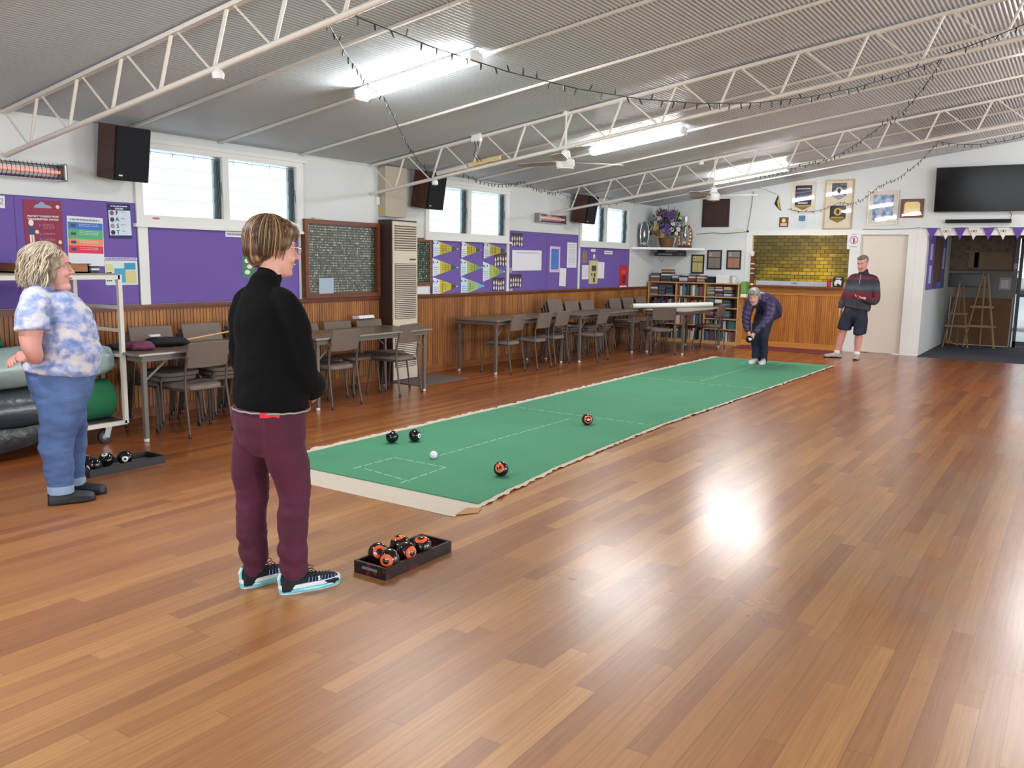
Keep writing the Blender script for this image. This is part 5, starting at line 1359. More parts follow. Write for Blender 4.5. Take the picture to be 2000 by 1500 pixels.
# ------------------------------------------------------------------ fairy lights
wire_m = C('1E2622', .5); bulb_m = mat('dark_bulb', '23302A', .3, coat=.3)
fb = None
def fairy(pts, label, sag, n, pale=False, sub=10):
    t_ = thing('fairy_lights', label, 'fairy lights', (0, 0, 0), group='strings of dark fairy lights slung between the trusses')
    pts = [Vector(p) for p in pts]; path = []
    for i, (a, c) in enumerate(zip(pts, pts[1:])):
        s_ = sag[i] if isinstance(sag, (list, tuple)) else sag
        for k in range(sub): u = k/sub; path.append(a.lerp(c, u)-Vector((0, 0, s_*4*u*(1-u))))
    path.append(pts[-1])
    MB().tube(path, .0035, 5).build('wire', wire_m if not pale else C('B8C0BC', .5), t_)
    rnd = random.Random(len(label)); L = [0]
    for a, c in zip(path, path[1:]): L.append(L[-1]+(c-a).length)
    me = None
    for k in range(n):
        d = L[-1]*(k+.5)/n; j = max(i for i in range(len(L)) if L[i] <= d); j = min(j, len(path)-2)
        p = path[j].lerp(path[j+1], (d-L[j])/max(L[j+1]-L[j], 1e-6))
        if me is None:
            o = MB().lathe([(.004, 0), (.0055, .006), (.0055, .028), (.003, .045)], seg=6).build('bulb', bulb_m if not pale else C('8AC0B0', .3), t_); me = o.data
        else:
            o = bpy.data.objects.new('bulb', me); col.objects.link(o); o.parent = t_
        dr = Vector((rnd.uniform(-.5, .5), rnd.uniform(-.5, .5), -1 if rnd.random() < .75 else .8)).normalized()
        o.location = p; o.rotation_mode = 'QUATERNION'; o.rotation_quaternion = Vector((0, 0, 1)).rotation_difference(dr)
    return t_
fairy([(-3.54, 3.62, 2.90), (-1.12, 7.93, 3.24)], 'fairy light string sweeping from the nearest truss to the middle truss across the top', .42, 52)
fairy([(-3.74, 3.62, 2.91), (-4.95, 5.45, 2.88), (-6.45, 7.93, 2.53)], 'fairy light string dropping left past the nearest lit batten', [.06, .10], 34)
fairy([(-6.03, 7.93, 2.54), (-6.7, 10.2, 2.66), (-7.2, 12.1, 2.66), (-6.6, 12.25, 2.46), (-5.9, 12.3, 2.56)], 'fairy light string low along the left end of the far trusses', [.08, .05, .03, .03], 40)
fairy([(-1.12, 7.93, 3.25), (-1.95, 10.0, 3.06), (-3.45, 12.20, 2.91)], 'fairy light string from the middle truss down to the farthest truss', [.10, .10], 38)
fairy([(-3.45, 12.20, 2.91), (-4.05, 12.19, 2.80)], 'short bunched fairy light run along the farthest truss', .03, 10)
fairy([(-1.70, 12.20, 3.13), (-2.8, 14.4, 2.80), (-3.8, 16.3, 2.70), (-4.75, 16.36, 2.60)], 'fairy light string from the farthest truss to the pennant frames', [.10, .12, .10], 42)
fairy([(-1.70, 12.20, 3.13), (-.2, 12.2, 3.38)], 'fairy light string along the farthest truss toward the television side', .16, 18)
fairy([(-1.12, 7.93, 3.27), (.8, 5.8, 3.55)], 'fairy light string leaving the middle truss at the upper right edge', .1, 16)
fairy([(-1.55, 4.75, 3.50), (-.75, 4.9, 3.42), (.1, 5.1, 3.44)], 'bushy fairy light garland in the top right corner', [.06, .06], 46)
# ------------------------------------------------------------------ people
skin1 = mat('skin', 'D8A592', .5, var=.05, vs=14)
skin2 = mat('skin_fair', 'D69E92', .5, var=.05, vs=14)
def cr(P, R_, sub):
    """catmull-rom through joints with radii"""
    out = []; n = len(P)
    for i in range(n-1):
        p0, p1, p2, p3 = P[max(i-1, 0)], P[i], P[i+1], P[min(i+2, n-1)]
        r0, r1, r2, r3 = R_[max(i-1, 0)], R_[i], R_[i+1], R_[min(i+2, n-1)]
        for k in range(sub):
            t_ = k/sub
            f = lambda a, b, c, d: .5*((2*b)+(-a+c)*t_+(2*a-5*b+4*c-d)*t_*t_+(-a+3*b-3*c+d)*t_**3)
            out.append((Vector([f(p0[j], p1[j], p2[j], p3[j]) for j in range(3)]), tuple(max(.003, f(r0[j], r1[j], r2[j], r3[j])) for j in range(2))))
    out.append((P[-1], R_[-1])); return out
def limb(mb, joints, ref=(1, 0, 0), sub=4, seg=16, caps=(True, True), cut=False):
    """joints: [(x,y,z, ru[, rv])]; u axis follows ref, v is perpendicular"""
    P = [Vector(j[:3]) for j in joints]; Q = [(j[3], j[4] if len(j) > 4 else j[3]) for j in joints]
    path = cr(P, Q, sub); rings_ = []; n = len(path)
    def ring(p, u, v, ru, rv): return [p+u*math.cos(2*PI*k/seg)*ru+v*math.sin(2*PI*k/seg)*rv for k in range(seg)]
    for i, (p, (ru, rv)) in enumerate(path):
        d = (path[min(i+1, n-1)][0]-path[max(i-1, 0)][0]).normalized()
        u, v = frame_from(d, ref)
        if i == 0 and caps[0]:
            for a in (75, 50, 25): rings_.append(ring(p-d*math.sin(R(a))*min(ru, rv), u, v, ru*math.cos(R(a)), rv*math.cos(R(a))))
        rings_.append(ring(p, u, v, ru, rv))
        if i == n-1 and caps[1]:
            for a in (25, 50, 75): rings_.append(ring(p+d*math.sin(R(a))*min(ru, rv), u, v, ru*math.cos(R(a)), rv*math.cos(R(a))))
    mb.rings(rings_)
def union(name, mb, m, parent, voxel=.006, it=4, fold=None, deform=None):
    bmesh.ops.recalc_face_normals(mb.b, faces=mb.b.faces)
    me = bpy.data.meshes.new('tmp'); mb.b.to_mesh(me); mb.b.free()
    o = bpy.data.objects.new('tmp', me); col.objects.link(o)
    md = o.modifiers.new('r', 'REMESH'); md.mode = 'VOXEL'; md.voxel_size = voxel
    if it:
        sm = o.modifiers.new('s', 'SMOOTH'); sm.iterations = it; sm.factor = .5
    dg = bpy.context.evaluated_depsgraph_get()
    me2 = bpy.data.meshes.new_from_object(o.evaluated_get(dg))
    bpy.data.objects.remove(o); me2.name = name
    if fold or deform:
        nr = [v.normal.copy() for v in me2.vertices]
        for v, nn in zip(me2.vertices, nr):
            if fold: v.co += nn*fold(v.co)
            if deform: v.co = deform(v.co)
    me2.materials.clear(); me2.materials.append(m)
    me2.polygons.foreach_set('use_smooth', [True]*len(me2.polygons))
    r = bpy.data.objects.new(name, me2); col.objects.link(r)
    if parent: r.parent = parent
    return r
class Fr:
    """local frame: f forward, s side (person's right), u up"""
    def __init__(s, o, f, u):
        s.o = Vector(o); s.f = Vector(f).normalized(); u = Vector(u); s.u = (u-s.f*u.dot(s.f)).normalized(); s.s = s.f.cross(s.u)
    def __call__(s, x, y, z): return s.o+s.s*x+s.f*y+s.u*z
    def rot(s): return Matrix((s.s, s.f, s.u)).transposed().to_euler()
def head(mb, F, k=1., jaw=1., seg=22):
    """F at the head centre (eye level); x side, y forward, z up"""
    rings_ = []
    for z, cy, rx, ry in ((-.135, .035, .012, .012), (-.130, .038, .030, .030), (-.115, .034, .045*jaw, .050), (-.09, .018, .056*jaw, .070), (-.06, .004, .064*jaw, .086), (-.03, -.004, .070, .094), (0, -.008, .073, .098), (.03, -.012, .076, .103), (.06, -.014, .075, .101), (.085, -.016, .066, .088), (.105, -.018, .048, .064), (.115, -.018, .025, .035), (.118, -.018, .008, .01)):
        rings_.append([F(rx*k*math.cos(2*PI*i/seg), (cy+ry*math.sin(2*PI*i/seg))*k, z*k) for i in range(seg)])
    mb.rings(rings_)
    e = F.rot()
    def el(x, y, z, r): mb.sphere(F(x*k, y*k, z*k), tuple(q*k for q in r), 12, 8, e)
    limb(mb, [(*F(0, .088*k, .012*k), .006*k), (*F(0, .100*k, -.012*k), .008*k), (*F(0, .112*k, -.034*k), .012*k)], F.s, 3, 10)
    for s_ in (-1, 1):
        el(s_*.012, .096, -.038, (.009, .012, .008)); el(s_*.032, .068, -.042, (.026, .024, .024)); el(s_*.030, .083, .022, (.022, .009, .007))
        el(s_*.076, -.008, -.012, (.010, .018, .032)); el(s_*.080, -.014, .004, (.008, .020, .018))
    el(0, .088, -.066, (.022, .010, .006)); el(0, .086, -.077, (.020, .010, .007)); el(0, .076, -.108, (.022, .018, .018))
def face_parts(F, parent, k=1., iris='4A5A5A', lip='B06A62'):
    e = F.rot()
    for s_ in (-1, 1):
        w = MB().sphere(F(s_*.031*k, .0785*k, .002*k), (.010*k, .008*k, .0048*k), 12, 8, e).build('eye', C('E8E4E0', .3), parent, smooth=True)
        MB().sphere(F(s_*.031*k, .0865*k, .002*k), (.005*k, .003*k, .005*k), 10, 6, e).build('iris', C(iris, .3), w)
        MB().tube([F(s_*.014*k, .094*k, .020*k), F(s_*.032*k, .092*k, .028*k), F(s_*.050*k, .080*k, .022*k)], [.003*k, .004*k, .002*k], 6).build('eyebrow', C('6A5A4C', .8), parent)
    MB().tube([F(-.022*k, .090*k, -.071*k), F(0, .100*k, -.068*k), F(.022*k, .090*k, -.071*k)], [.003*k, .006*k, .003*k], 8).build('lips', C(lip, .5), parent)
def hand(mb, F, curl, spread=1., k=1., side=1, bends=None, thumb=(.6, .5)):
    """F at the wrist: f along fingers, u = back of hand, s across. side=+1 puts the thumb on +s"""
    limb(mb, [(*F(0, -.02*k, 0), .026*k, .019*k), (*F(0, .02*k, 0), .033*k, .016*k), (*F(0, .055*k, 0), .040*k, .014*k), (*F(0, .085*k, 0), .038*k, .012*k)], F.s, 3, 14)
    for i, (x, L) in enumerate(((.030, .068), (.0105, .078), (-.0095, .073), (-.029, .056))):
        c = (bends[i] if bends else curl); a = 0; p = F(side*x*k, .088*k, 0); pts = [(*F(side*x*k, .06*k, 0), .0095*k), (*p, .0092*k)]
        off = side*x*spread*.8
        for seg_, fr_ in zip((.45, .30, .25), (1., 1.1, .7)):
            a += c*fr_
            d = (F.f*math.cos(a)-F.u*math.sin(a)+F.s*off*2).normalized(); p = p+d*L*seg_*k; pts.append((*p, (.0085 if seg_ > .26 else .0072)*k))
        limb(mb, pts, F.s, 3, 10)
    t0 = F(side*.026*k, .012*k, -.004*k); d1 = (F.s*side*thumb[0]+F.f*.8-F.u*.35).normalized(); d2 = (F.s*side*thumb[0]*.3+F.f*.9-F.u*thumb[1]).normalized()
    limb(mb, [(*t0, .014*k), (*(t0+d1*.038*k), .0125*k), (*(t0+d1*.038*k+d2*.028*k), .0105*k), (*(t0+d1*.038*k+d2*.055*k), .0085*k)], F.s, 3, 10)
def shoe(parent, ax, ay, ang, L, mu, ms, name='shoe', w_=.045, h=.075, extra=None):
    """ankle at (ax, ay); pointing at angle ang (0 = +y, positive towards +x)"""
    f = Vector((math.sin(ang), math.cos(ang), 0)); F = Fr((ax, ay, 0), f, (0, 0, 1))
    b = MB(); rs = []
    prof = [(-.25, .55, .2, .8), (-.23, .8, .10, .95), (-.12, .92, .0, 1.05), (.0, .86, .0, 1.1), (.15, .84, .0, .98), (.32, .95, .0, .78), (.48, 1.08, .0, .66), (.62, 1.02, .0, .58), (.71, .75, .05, .48), (.745, .4, .15, .35)]
    n = 16
    for y, wk, z0, hk in prof:
        r = []
        for i in range(n):
            a = 2*PI*i/n; x = w_*wk*math.copysign(abs(math.cos(a))**.75, math.cos(a)); zz = math.sin(a)
            z = (.016+h*hk*(.5+.5*zz)) if zz > -.3 else .016
            r.append(F(x*(1 if zz < .3 else .8-.2*zz*0), y*L, z))
        rs.append(r)
    sh = b.rings(rs).build(name, mu, parent, smooth=True)
    b = MB(); m_ = 28
    def outline(kx, z):
        o = []
        for i in range(m_):
            a = 2*PI*i/m_; y = .25+.515*math.sin(a); x = w_*kx*(1.02 if y > .3 else .92)*math.copysign(abs(math.cos(a))**.7, math.cos(a))*(1-.10*math.exp(-((y-.12)/.12)**2))
            o.append(F(x, y*L, z))
        return o
    b.rings([outline(.98, 0), outline(1.08, .006), outline(1.08, .022), outline(1.0, .027)]).build('sole', ms, sh, smooth=True)
    return F, sh
def hair_strands(F, n, seed, m, parent, gen, name='hair_strands'):
    b = MB(); rnd = random.Random(seed)
    for i in range(n):
        pts, r = gen(rnd)
        b.tube([F(*p) for p in pts], r, 4)
    return b.build(name, m, parent, smooth='all')
def fold_fn(seed, sx, sy, sz, amp):
    return lambda c: amp*(noise.noise(Vector((c.x*sx+seed, c.y*sy, c.z*sz)))+.5*noise.noise(Vector((c.x*sx*2.3, c.y*sy*2.3+seed, c.z*sz*2.3))))

# ---- woman in the black jumper, seen from behind
P = thing('person', 'person in black roll-neck jumper and maroon trousers standing with back to the room', 'person', (-3.05, 2.62, 0))
b = MB()
hx, hy, hz = -.045, .04, 1.595
HF = Fr((hx, hy, hz), (math.sin(R(24)), math.cos(R(24)), -.10), (.02, .05, 1))
head(b, HF)
limb(b, [(-.03, -.03, 1.33, .06), (-.032, -.01, 1.44, .052), (-.035, .012, 1.52, .052)])
limb(b, [(-.015, -.04, .86, .13, .09), (-.015, -.03, 1.05, .12, .08), (-.015, -.03, 1.22, .13, .08), (-.02, -.04, 1.33, .09, .055), (-.03, -.03, 1.40, .07, .06)])
for s_, sh_, el_, wr in ((1, (.12, -.035, 1.31), (.185, -.0, 1.07), (.125, .14, .97)), (-1, (-.15, -.04, 1.31), (-.215, -.02, 1.07), (-.13, .13, .97))):
    limb(b, [(*sh_, .040), (*[(p+q)/2 for p, q in zip(sh_, el_)], .040), (*el_, .038), (*[(p+q)/2 for p, q in zip(el_, wr)], .034), (*wr, .026)])
    F = Fr(wr, (-s_*.75, .35, -.55), (.3*s_, .7, .5)); hand(b, F, .35, side=-s_, k=.92)
for s_, x0, y0 in ((1, .095, -.01), (-1, -.115, -.065)):
    limb(b, [(-.03+s_*.085, -.04, .88, .09), (-.02+s_*.095, -.035, .68, .07), (x0-.01*(s_ < 0), y0-.0, .47, .045), (x0, y0-.01, .30, .042), (x0, y0, .10, .036), (x0, y0+.02, .05, .036)], (0, 1, 0))
    limb(b, [(x0, y0-.02, .04, .03, .03), (x0+.01, y0+.06, .04, .032, .026), (x0+.02, y0+.14, .03, .035, .018)], (1, 0, 0))
body = union('body', b, skin1, P, .006, 3)
face_parts(HF, P)
# maroon trousers
t = NT('maroon_cord'); co = t.coord('Object'); nz = t.n('TexNoise'); nz.inputs['Scale'].default_value = 5; nz.inputs['Detail'].default_value = 3; t.l(co, nz.inputs['Vector'])
t.l(t.ramp(nz.outputs[0], [(.35, '44122A'), (.7, '561838')]), t.b.inputs['Base Color']); t.b.inputs['Roughness'].default_value = .85; t.b.inputs['Sheen Weight'].default_value = .05
b = MB()
limb(b, [(-.01, -.045, .92, .165, .118), (-.01, -.05, .84, .178, .138), (-.01, -.05, .77, .172, .135)], (1, 0, 0), caps=(False, True))
for s_, kx, ky, ax, ay in ((1, .095, -.0, .098, -.005), (-1, -.128, -.055, -.112, -.06)):
    limb(b, [(-.01+s_*.085, -.045, .84, .10, .125), (-.012+s_*.092, -.045, .72, .090, .112), (kx-.002*s_, ky-.01, .56, .080, .094), (kx, ky, .45, .070, .078), (kx, ky-.012, .33, .070, .076), (ax, ay-.01, .18, .063, .070), (ax, ay, .10, .060, .068), (ax, ay+.005, .085, .060, .068)], (1, 0, 0), caps=(True, False))
ff = fold_fn(3, 7, 7, 14, .009)
def trf(c):
    k = 1.0 if c.z < .5 else .55
    return ff(c)*k + (.005*math.sin(c.z*62+c.x*18) if c.z < .26 else 0)
tro = union('trousers', b, t.m, P, .009, 5, trf)
MB().box((.120, -.150, .860), (.085, .006, .022), (0, 0, R(42))).build('red_tag', C('D82030', .6), P)
# jumper
b = MB()
limb(b, [(-.005, -.035, .868, .195, .150), (-.005, -.035, .90, .195, .150), (-.008, -.035, 1.03, .182, .138), (-.012, -.04, 1.18, .178, .128), (-.012, -.045, 1.30, .172, .115), (-.02, -.045, 1.375, .120, .088), (-.025, -.035, 1.43, .070, .066)], (1, 0, 0), caps=(False, True))
limb(b, [(-.03, -.03, 1.38, .066), (-.035, -.015, 1.43, .058), (-.038, -.004, 1.462, .058), (-.038, -.002, 1.470, .056)], (1, 0, 0), caps=(True, True))
for s_, pts in ((1, [(.09, -.045, 1.370, .055), (.148, -.045, 1.332, .058), (.180, -.03, 1.22, .058), (.190, -.01, 1.10, .055), (.182, .015, 1.02, .054), (.155, .075, .985, .054), (.10, .13, .950, .054), (.03, .17, .935, .055)]),
                (-1, [(-.12, -.045, 1.365, .055), (-.162, -.045, 1.330, .058), (-.20, -.035, 1.22, .058), (-.222, -.02, 1.10, .055), (-.225, .01, 1.02, .054), (-.19, .09, .985, .054), (-.11, .15, .950, .056), (-.04, .17, .935, .055)])):
    limb(b, pts, (0, 1, 0))
jmp = union('jumper', b, mat('black_knit', '08080A', .95, bump=.25, bs=300, spec=.2), P, .009, 5, fold_fn(8, 5, 5, 9, .010))
b = MB(); n = 60
b.tube([(-.005+.196*math.cos(2*PI*i/n), -.035+.153*math.sin(2*PI*i/n)+.0, .866+.0015*math.sin(i*1.7)) for i in range(n)], .0042, 6, closed=True).build('hem_stitching', C('9A9A98', .8), P)
# hair: short, layered, brown with blond streaks
def hair_mat(name, c1, c2, c3, sc_=30):
    t = NT(name); co = t.coord('Object'); mp = t.n('Mapping'); mp.inputs['Scale'].default_value = (1, 1, .12); t.l(co, mp.inputs[0])
    nz = t.n('TexNoise'); nz.inputs['Scale'].default_value = sc_; nz.inputs['Detail'].default_value = 4; t.l(mp.outputs[0], nz.inputs['Vector'])
    t.l(t.ramp(nz.outputs[0], [(.35, c1), (.52, c2), (.68, c3)]), t.b.inputs['Base Color']); t.b.inputs['Roughness'].default_value = .5
    return t.m
hm = hair_mat('streaked_brown_hair', '3E2C20', '6A4E36', 'B4946A', 55)
b = MB(); e = HF.rot()
b.sphere(HF(0, -.028, .040), (.097, .112, .098), 24, 16, e).sphere(HF(0, -.062, .010), (.090, .080, .100), 20, 14, e).sphere(HF(0, .02, .075), (.084, .090, .062), 20, 14, e).sphere(HF(0, -.075, -.045), (.068, .046, .055), 18, 12, e)
for s_ in (-1, 1): b.sphere(HF(s_*.078, .012, .028), (.022, .045, .042), 14, 10, e)
hair = union('hair', b, hm, P, .007, 3, fold_fn(1, 60, 60, 12, .004))
def g2(rnd):
    a = rnd.uniform(0, 2*PI); r0 = rnd.uniform(0, .03); out = []
    L = rnd.uniform(.13, .25)
    front = math.sin(a) > .55
    if front: L = rnd.uniform(.07, .11)
    for k in range(8):
        u = k/7; th = u*L/.10; rr = 1.05+rnd.random()*.0
        kk = 1-.16*max(0, th-1.75); x = math.cos(a)*.101*math.sin(min(th, 1.75))*kk; y = -.030+math.sin(a)*.116*math.sin(min(th, 1.75))*kk; z = .042+.106*math.cos(th)-(.0 if th < 1.6 else (th-1.6)*.02)
        out.append((x+(r0-.015)*.3, y, z))
    q = rnd.uniform(.0012, .0024); return out, [q, q*1.4, q*1.5, q*1.5, q*1.4, q*1.3, q, q*.4]
for nm_, c1, n_, sd in (('light_streaks', 'B89A70', 150, 3), ('dark_streaks', '4A3424', 360, 4), ('brown_streaks', '745638', 300, 5)): hair_strands(HF, n_, sd, C(c1, .45), hair, g2, nm_)
# glasses
b = MB()
for s_ in (-1, 1):
    b.tube([HF(s_*.034+.022*math.cos(a), .108, -.002+.017*math.sin(a)) for a in [2*PI*i/16 for i in range(16)]], .0016, 6, closed=True)
    b.tube([HF(s_*.056, .106, .006), HF(s_*.078, .08, .008), HF(s_*.086, .0, .006), HF(s_*.082, -.012, -.004)], .0018, 6)
b.tube([HF(-.012, .110, .004), HF(0, .114, .006), HF(.012, .110, .004)], .0016, 6)
b.build('glasses', C('C8B48A', .3, metal=.7), P)
# trainers
kb = mat('black_mesh', '121620', .8, bump=.4, bs=500)
ms_ = mat('white_sole', 'DCE6EA', .4)
for (ax, ay, an) in ((.102, -.01, R(22)), (-.112, -.065, R(12))):
    F, sh = shoe(P, ax, ay, an, .285, kb, ms_, 'trainer', .047, .072)
    b = MB(); m_ = 28
    pr = lambda kx, z: [F(.047*kx*(1.04 if (.25+.53*math.sin(2*PI*i/m_)) > .3 else .96)*math.copysign(abs(math.cos(2*PI*i/m_))**.7, math.cos(2*PI*i/m_)), (.25+.53*math.sin(2*PI*i/m_))*.285, z) for i in range(m_)]
    b.rings([pr(1.10, .008), pr(1.17, .012), pr(1.16, .020), pr(1.10, .025)]).build('aqua_cushion', mat('aqua_gel', '6FC8D8', .2, coat=.3), sh, smooth=True)
    MB().rings([pr(1.06, .026), pr(1.10, .030), pr(1.04, .044), pr(.95, .045)]).build('midsole', ms_, sh, smooth=True)
    MB().tube([F(0, -.073, .045), F(0, -.078, .075), F(0, -.068, .10)], [.008, .009, .007], 8).build('heel_tab', C('A8E0E4', .5), sh)
    b = MB()
    for k in range(9):
        y = .05+k*.016
        b.bar(F(.043+.003*math.sin(k), y, .045), F(.036, y+.006, .068-.001*k), .003, .004)
        b.bar(F(-.043, y, .045), F(-.036, y+.006, .068-.001*k), .003, .004)
    b.build('blue_stripes', C('6A88C0', .5), sh)
    b = MB()
    for k in range(4): b.tube([F(-.018, .06+k*.020, .083-k*.007), F(0, .065+k*.020, .092-k*.008), F(.018, .06+k*.020, .083-k*.007)], .0028, 6)
    b.tube([F(.0, .055, .095), F(.022, .075, .105), F(.03, .09, .09)], .0022, 5).tube([F(.0, .055, .095), F(-.02, .08, .107), F(-.022, .10, .094)], .0022, 5)
    b.build('laces', M['dark'], sh)
    text('S', .026, C('D8E4F0', .4), sh, F(.047, .10, .058), (R(80), 0, R(90)-an), 'logo', bold=.001)

# ---- blonde woman in the tie-dye shirt, side view
P = thing('person', 'person in blue tie-dye shirt and jeans standing side-on with hands clasped behind', 'person', (-5.25, 2.85, 0), R(-30))
b = MB()
hx, hy, hz = 0, -.055, 1.475
HF = Fr((hx, hy, hz), (.10, 1, -.03), (0, .03, 1))
head(b, HF, 1.0, 1.12)
b.sphere(HF(0, .045, -.125), (.05, .055, .035), 14, 10, HF.rot())
limb(b, [(0, -.13, 1.22, .09), (0, -.11, 1.32, .066), (0, -.075, 1.41, .06)])
limb(b, [(0, -.06, .80, .17, .15), (0, -.04, .95, .17, .16), (0, -.07, 1.12, .16, .15), (0, -.12, 1.27, .12, .09)])
limb(b, [(.175, -.155, 1.26, .06), (.235, -.175, 1.15, .070), (.262, -.185, 1.03, .058), (.25, -.17, .965, .048), (.18, -.175, .935, .044), (.11, -.20, .925, .030)])
limb(b, [(-.175, -.155, 1.26, .06), (-.235, -.175, 1.15, .070), (-.265, -.185, 1.02, .062), (-.255, -.185, .945, .050), (-.15, -.215, .93, .038), (-.06, -.245, .92, .030)])
F = Fr((.095, -.208, .927), (-.60, -.66, .02), (.5, -.5, .6)); hand(b, F, .42, side=1, k=1.02)
F = Fr((-.045, -.25, .92), (.7, -.5, .0), (-.3, -.4, .8)); hand(b, F, .5, side=-1, k=1.)
for s_ in (-1, 1):
    y0 = -.09 if s_ > 0 else -.02
    limb(b, [(s_*.09, -.05, .80, .10), (s_*.10, -.05, .6, .09), (s_*.10, y0, .42, .07), (s_*.10, y0-.01, .2, .05), (s_*.10, y0, .06, .04)], (0, 1, 0))
    limb(b, [(s_*.10, y0-.02, .045, .030, .026), (s_*.10, y0+.05, .036, .028, .018), (s_*.10, y0+.10, .03, .026, .010)], (1, 0, 0))
body = union('body', b, skin2, P, .0052, 3)
face_parts(HF, P)
# jeans
t = NT('denim'); co = t.coord('Object'); nz = t.n('TexNoise'); nz.inputs['Scale'].default_value = 3.2; nz.inputs['Detail'].default_value = 5; t.l(co, nz.inputs['Vector'])
n2 = t.n('TexNoise'); n2.inputs['Scale'].default_value = 240; t.l(co, n2.inputs['Vector'])
c_ = t.ramp(nz.outputs[0], [(.3, '3A5384'), (.7, '5F7CAE')]); t.l(t.mix(.25, c_, t.ramp(n2.outputs[0], [(.4, '8090A8'), (.6, 'FFFFFF')]), 'MULTIPLY'), t.b.inputs['Base Color']); t.b.inputs['Roughness'].default_value = .9
den = t.m
b = MB()
limb(b, [(0, -.045, .86, .185, .195), (0, -.045, .80, .195, .200), (0, -.05, .72, .190, .178)], (1, 0, 0), caps=(False, True))
for s_ in (-1, 1):
    y0 = -.085 if s_ > 0 else -.02
    limb(b, [(s_*.09, -.045, .80, .110, .175), (s_*.095, -.045, .68, .108, .155), (s_*.10, -.045+.3*(y0+.045), .55, .098, .128), (s_*.10, y0, .42, .084, .105), (s_*.10, y0-.005, .30, .076, .095), (s_*.10, y0, .16, .064, .078), (s_*.10, y0+.002, .09, .060, .068), (s_*.10, y0+.002, .075, .060, .068)], (1, 0, 0), caps=(True, False))
    bb2 = MB(); n = 24
    bb2.rings([[(s_*.10+(.066+q)*math.cos(2*PI*i/n), y0+.002+(.074+q)*math.sin(2*PI*i/n), z) for i in range(n)] for q, z in ((-.008, .072), (0, .070), (.002, .095), (0, .118), (-.008, .120))], cap=False).build('turned_cuff', C('8FA6C6', .9), P, smooth=True)
fj = fold_fn(5, 6, 6, 13, .011)
union('jeans', b, den, P, .009, 5, lambda c: fj(c))
# tie-dye shirt
t = NT('tie_dye'); co = t.coord('Object'); nz = t.n('TexNoise'); nz.inputs['Scale'].default_value = 7.5; nz.inputs['Detail'].default_value = 5; nz.inputs['Distortion'].default_value = .8; nz.inputs['Roughness'].default_value = .6; t.l(co, nz.inputs['Vector'])
mp = t.n('Mapping'); mp.inputs['Scale'].default_value = (1.2, 1.2, 1.8); t.l(co, mp.inputs[0])
n2 = t.n('TexNoise'); n2.inputs['Scale'].default_value = 11; n2.inputs['Detail'].default_value = 3; t.l(mp.outputs[0], n2.inputs['Vector'])
f = t.math('MULTIPLY', t.math('ADD', nz.outputs[0], n2.outputs[0]), .5)
t.l(t.ramp(f, [(.38, '6E80B4'), (.45, '8C9CCC'), (.50, 'A8B4DA'), (.55, 'CCCCD8'), (.63, 'DAD6D6')]), t.b.inputs['Base Color']); t.b.inputs['Roughness'].default_value = .85
b = MB()
limb(b, [(0, -.045, .825, .218, .218), (0, -.040, .87, .220, .218), (0, -.03, .96, .218, .222), (0, -.035, 1.06, .205, .212), (0, -.055, 1.15, .198, .196), (0, -.095, 1.24, .185, .160), (0, -.125, 1.31, .150, .115), (0, -.12, 1.355, .088, .078)], (1, 0, 0), caps=(False, True))
b.sphere((.07, .055, 1.10), (.09, .08, .085), 16, 12).sphere((-.07, .055, 1.10), (.09, .08, .085), 16, 12).sphere((0, .07, .92), (.16, .10, .10), 16, 12)
for s_ in (-1, 1): limb(b, [(s_*.10, -.14, 1.30, .07), (s_*.175, -.155, 1.265, .085), (s_*.232, -.170, 1.175, .096), (s_*.252, -.172, 1.115, .098), (s_*.256, -.172, 1.10, .098)], (0, 1, 0), caps=(True, False))
ft = fold_fn(12, 4, 4, 10, .012)
union('shirt', b, t.m, P, .009, 5, lambda c: ft(c)+(.006*math.sin(c.z*40+c.y*9) if c.z < 1.02 else 0))
# curly hair
ch = hair_mat('blonde_grey_hair', '7A6E5E', 'A89A84', 'CEC2AC', 22)
b = MB(); e = HF.rot()
b.sphere(HF(0, -.035, .035), (.104, .116, .098), 22, 14, e).sphere(HF(0, -.09, -.055), (.122, .100, .105), 22, 14, e)
for s_ in (-1, 1): b.sphere(HF(s_*.080, -.03, -.040), (.030, .062, .090), 14, 10, e)
hair = union('hair', b, ch, P, .008, 3, fold_fn(2, 26, 26, 26, .018))
def gc(rnd):
    a = rnd.uniform(R(-225), R(45)); L = rnd.uniform(.17, .345); out = []; ph = rnd.uniform(0, 6.28); cyc = rnd.uniform(1.4, 2.9)
    fr_ = math.sin(a)
    if fr_ > .2: L = rnd.uniform(.08, .17)
    am = rnd.uniform(.006, .014); N = 26; lift = rnd.uniform(.97, 1.07)
    for k in range(N):
        s_ = k/(N-1)*L; th = s_/.108; rr = (1+.13*min(th, 1.5))*lift
        if th < 1.5: sx_ = math.sin(th); z = .046+.102*math.cos(th)
        else: sx_ = 1+.10*(th-1.5)-.12*max(0, th-2.3)**2; z = .046+.102*math.cos(1.5)-(s_-1.5*.108)*1.05
        x = math.cos(a)*.106*sx_*rr; y = -.038+math.sin(a)*.112*sx_*rr
        ww = am*min(1, th*.8); q = ph+k/(N-1)*2*PI*cyc
        x += -math.sin(a)*ww*math.cos(q)+math.cos(a)*ww*.8*math.sin(q); y += math.cos(a)*ww*math.cos(q)+math.sin(a)*ww*.8*math.sin(q)
        out.append((x, y, z+ww*.3*math.sin(q)))
    q = rnd.uniform(.0028, .0052); return out, [q*.5]+[q]*(N-5)+[q*.9, q*.7, q*.5, q*.3]
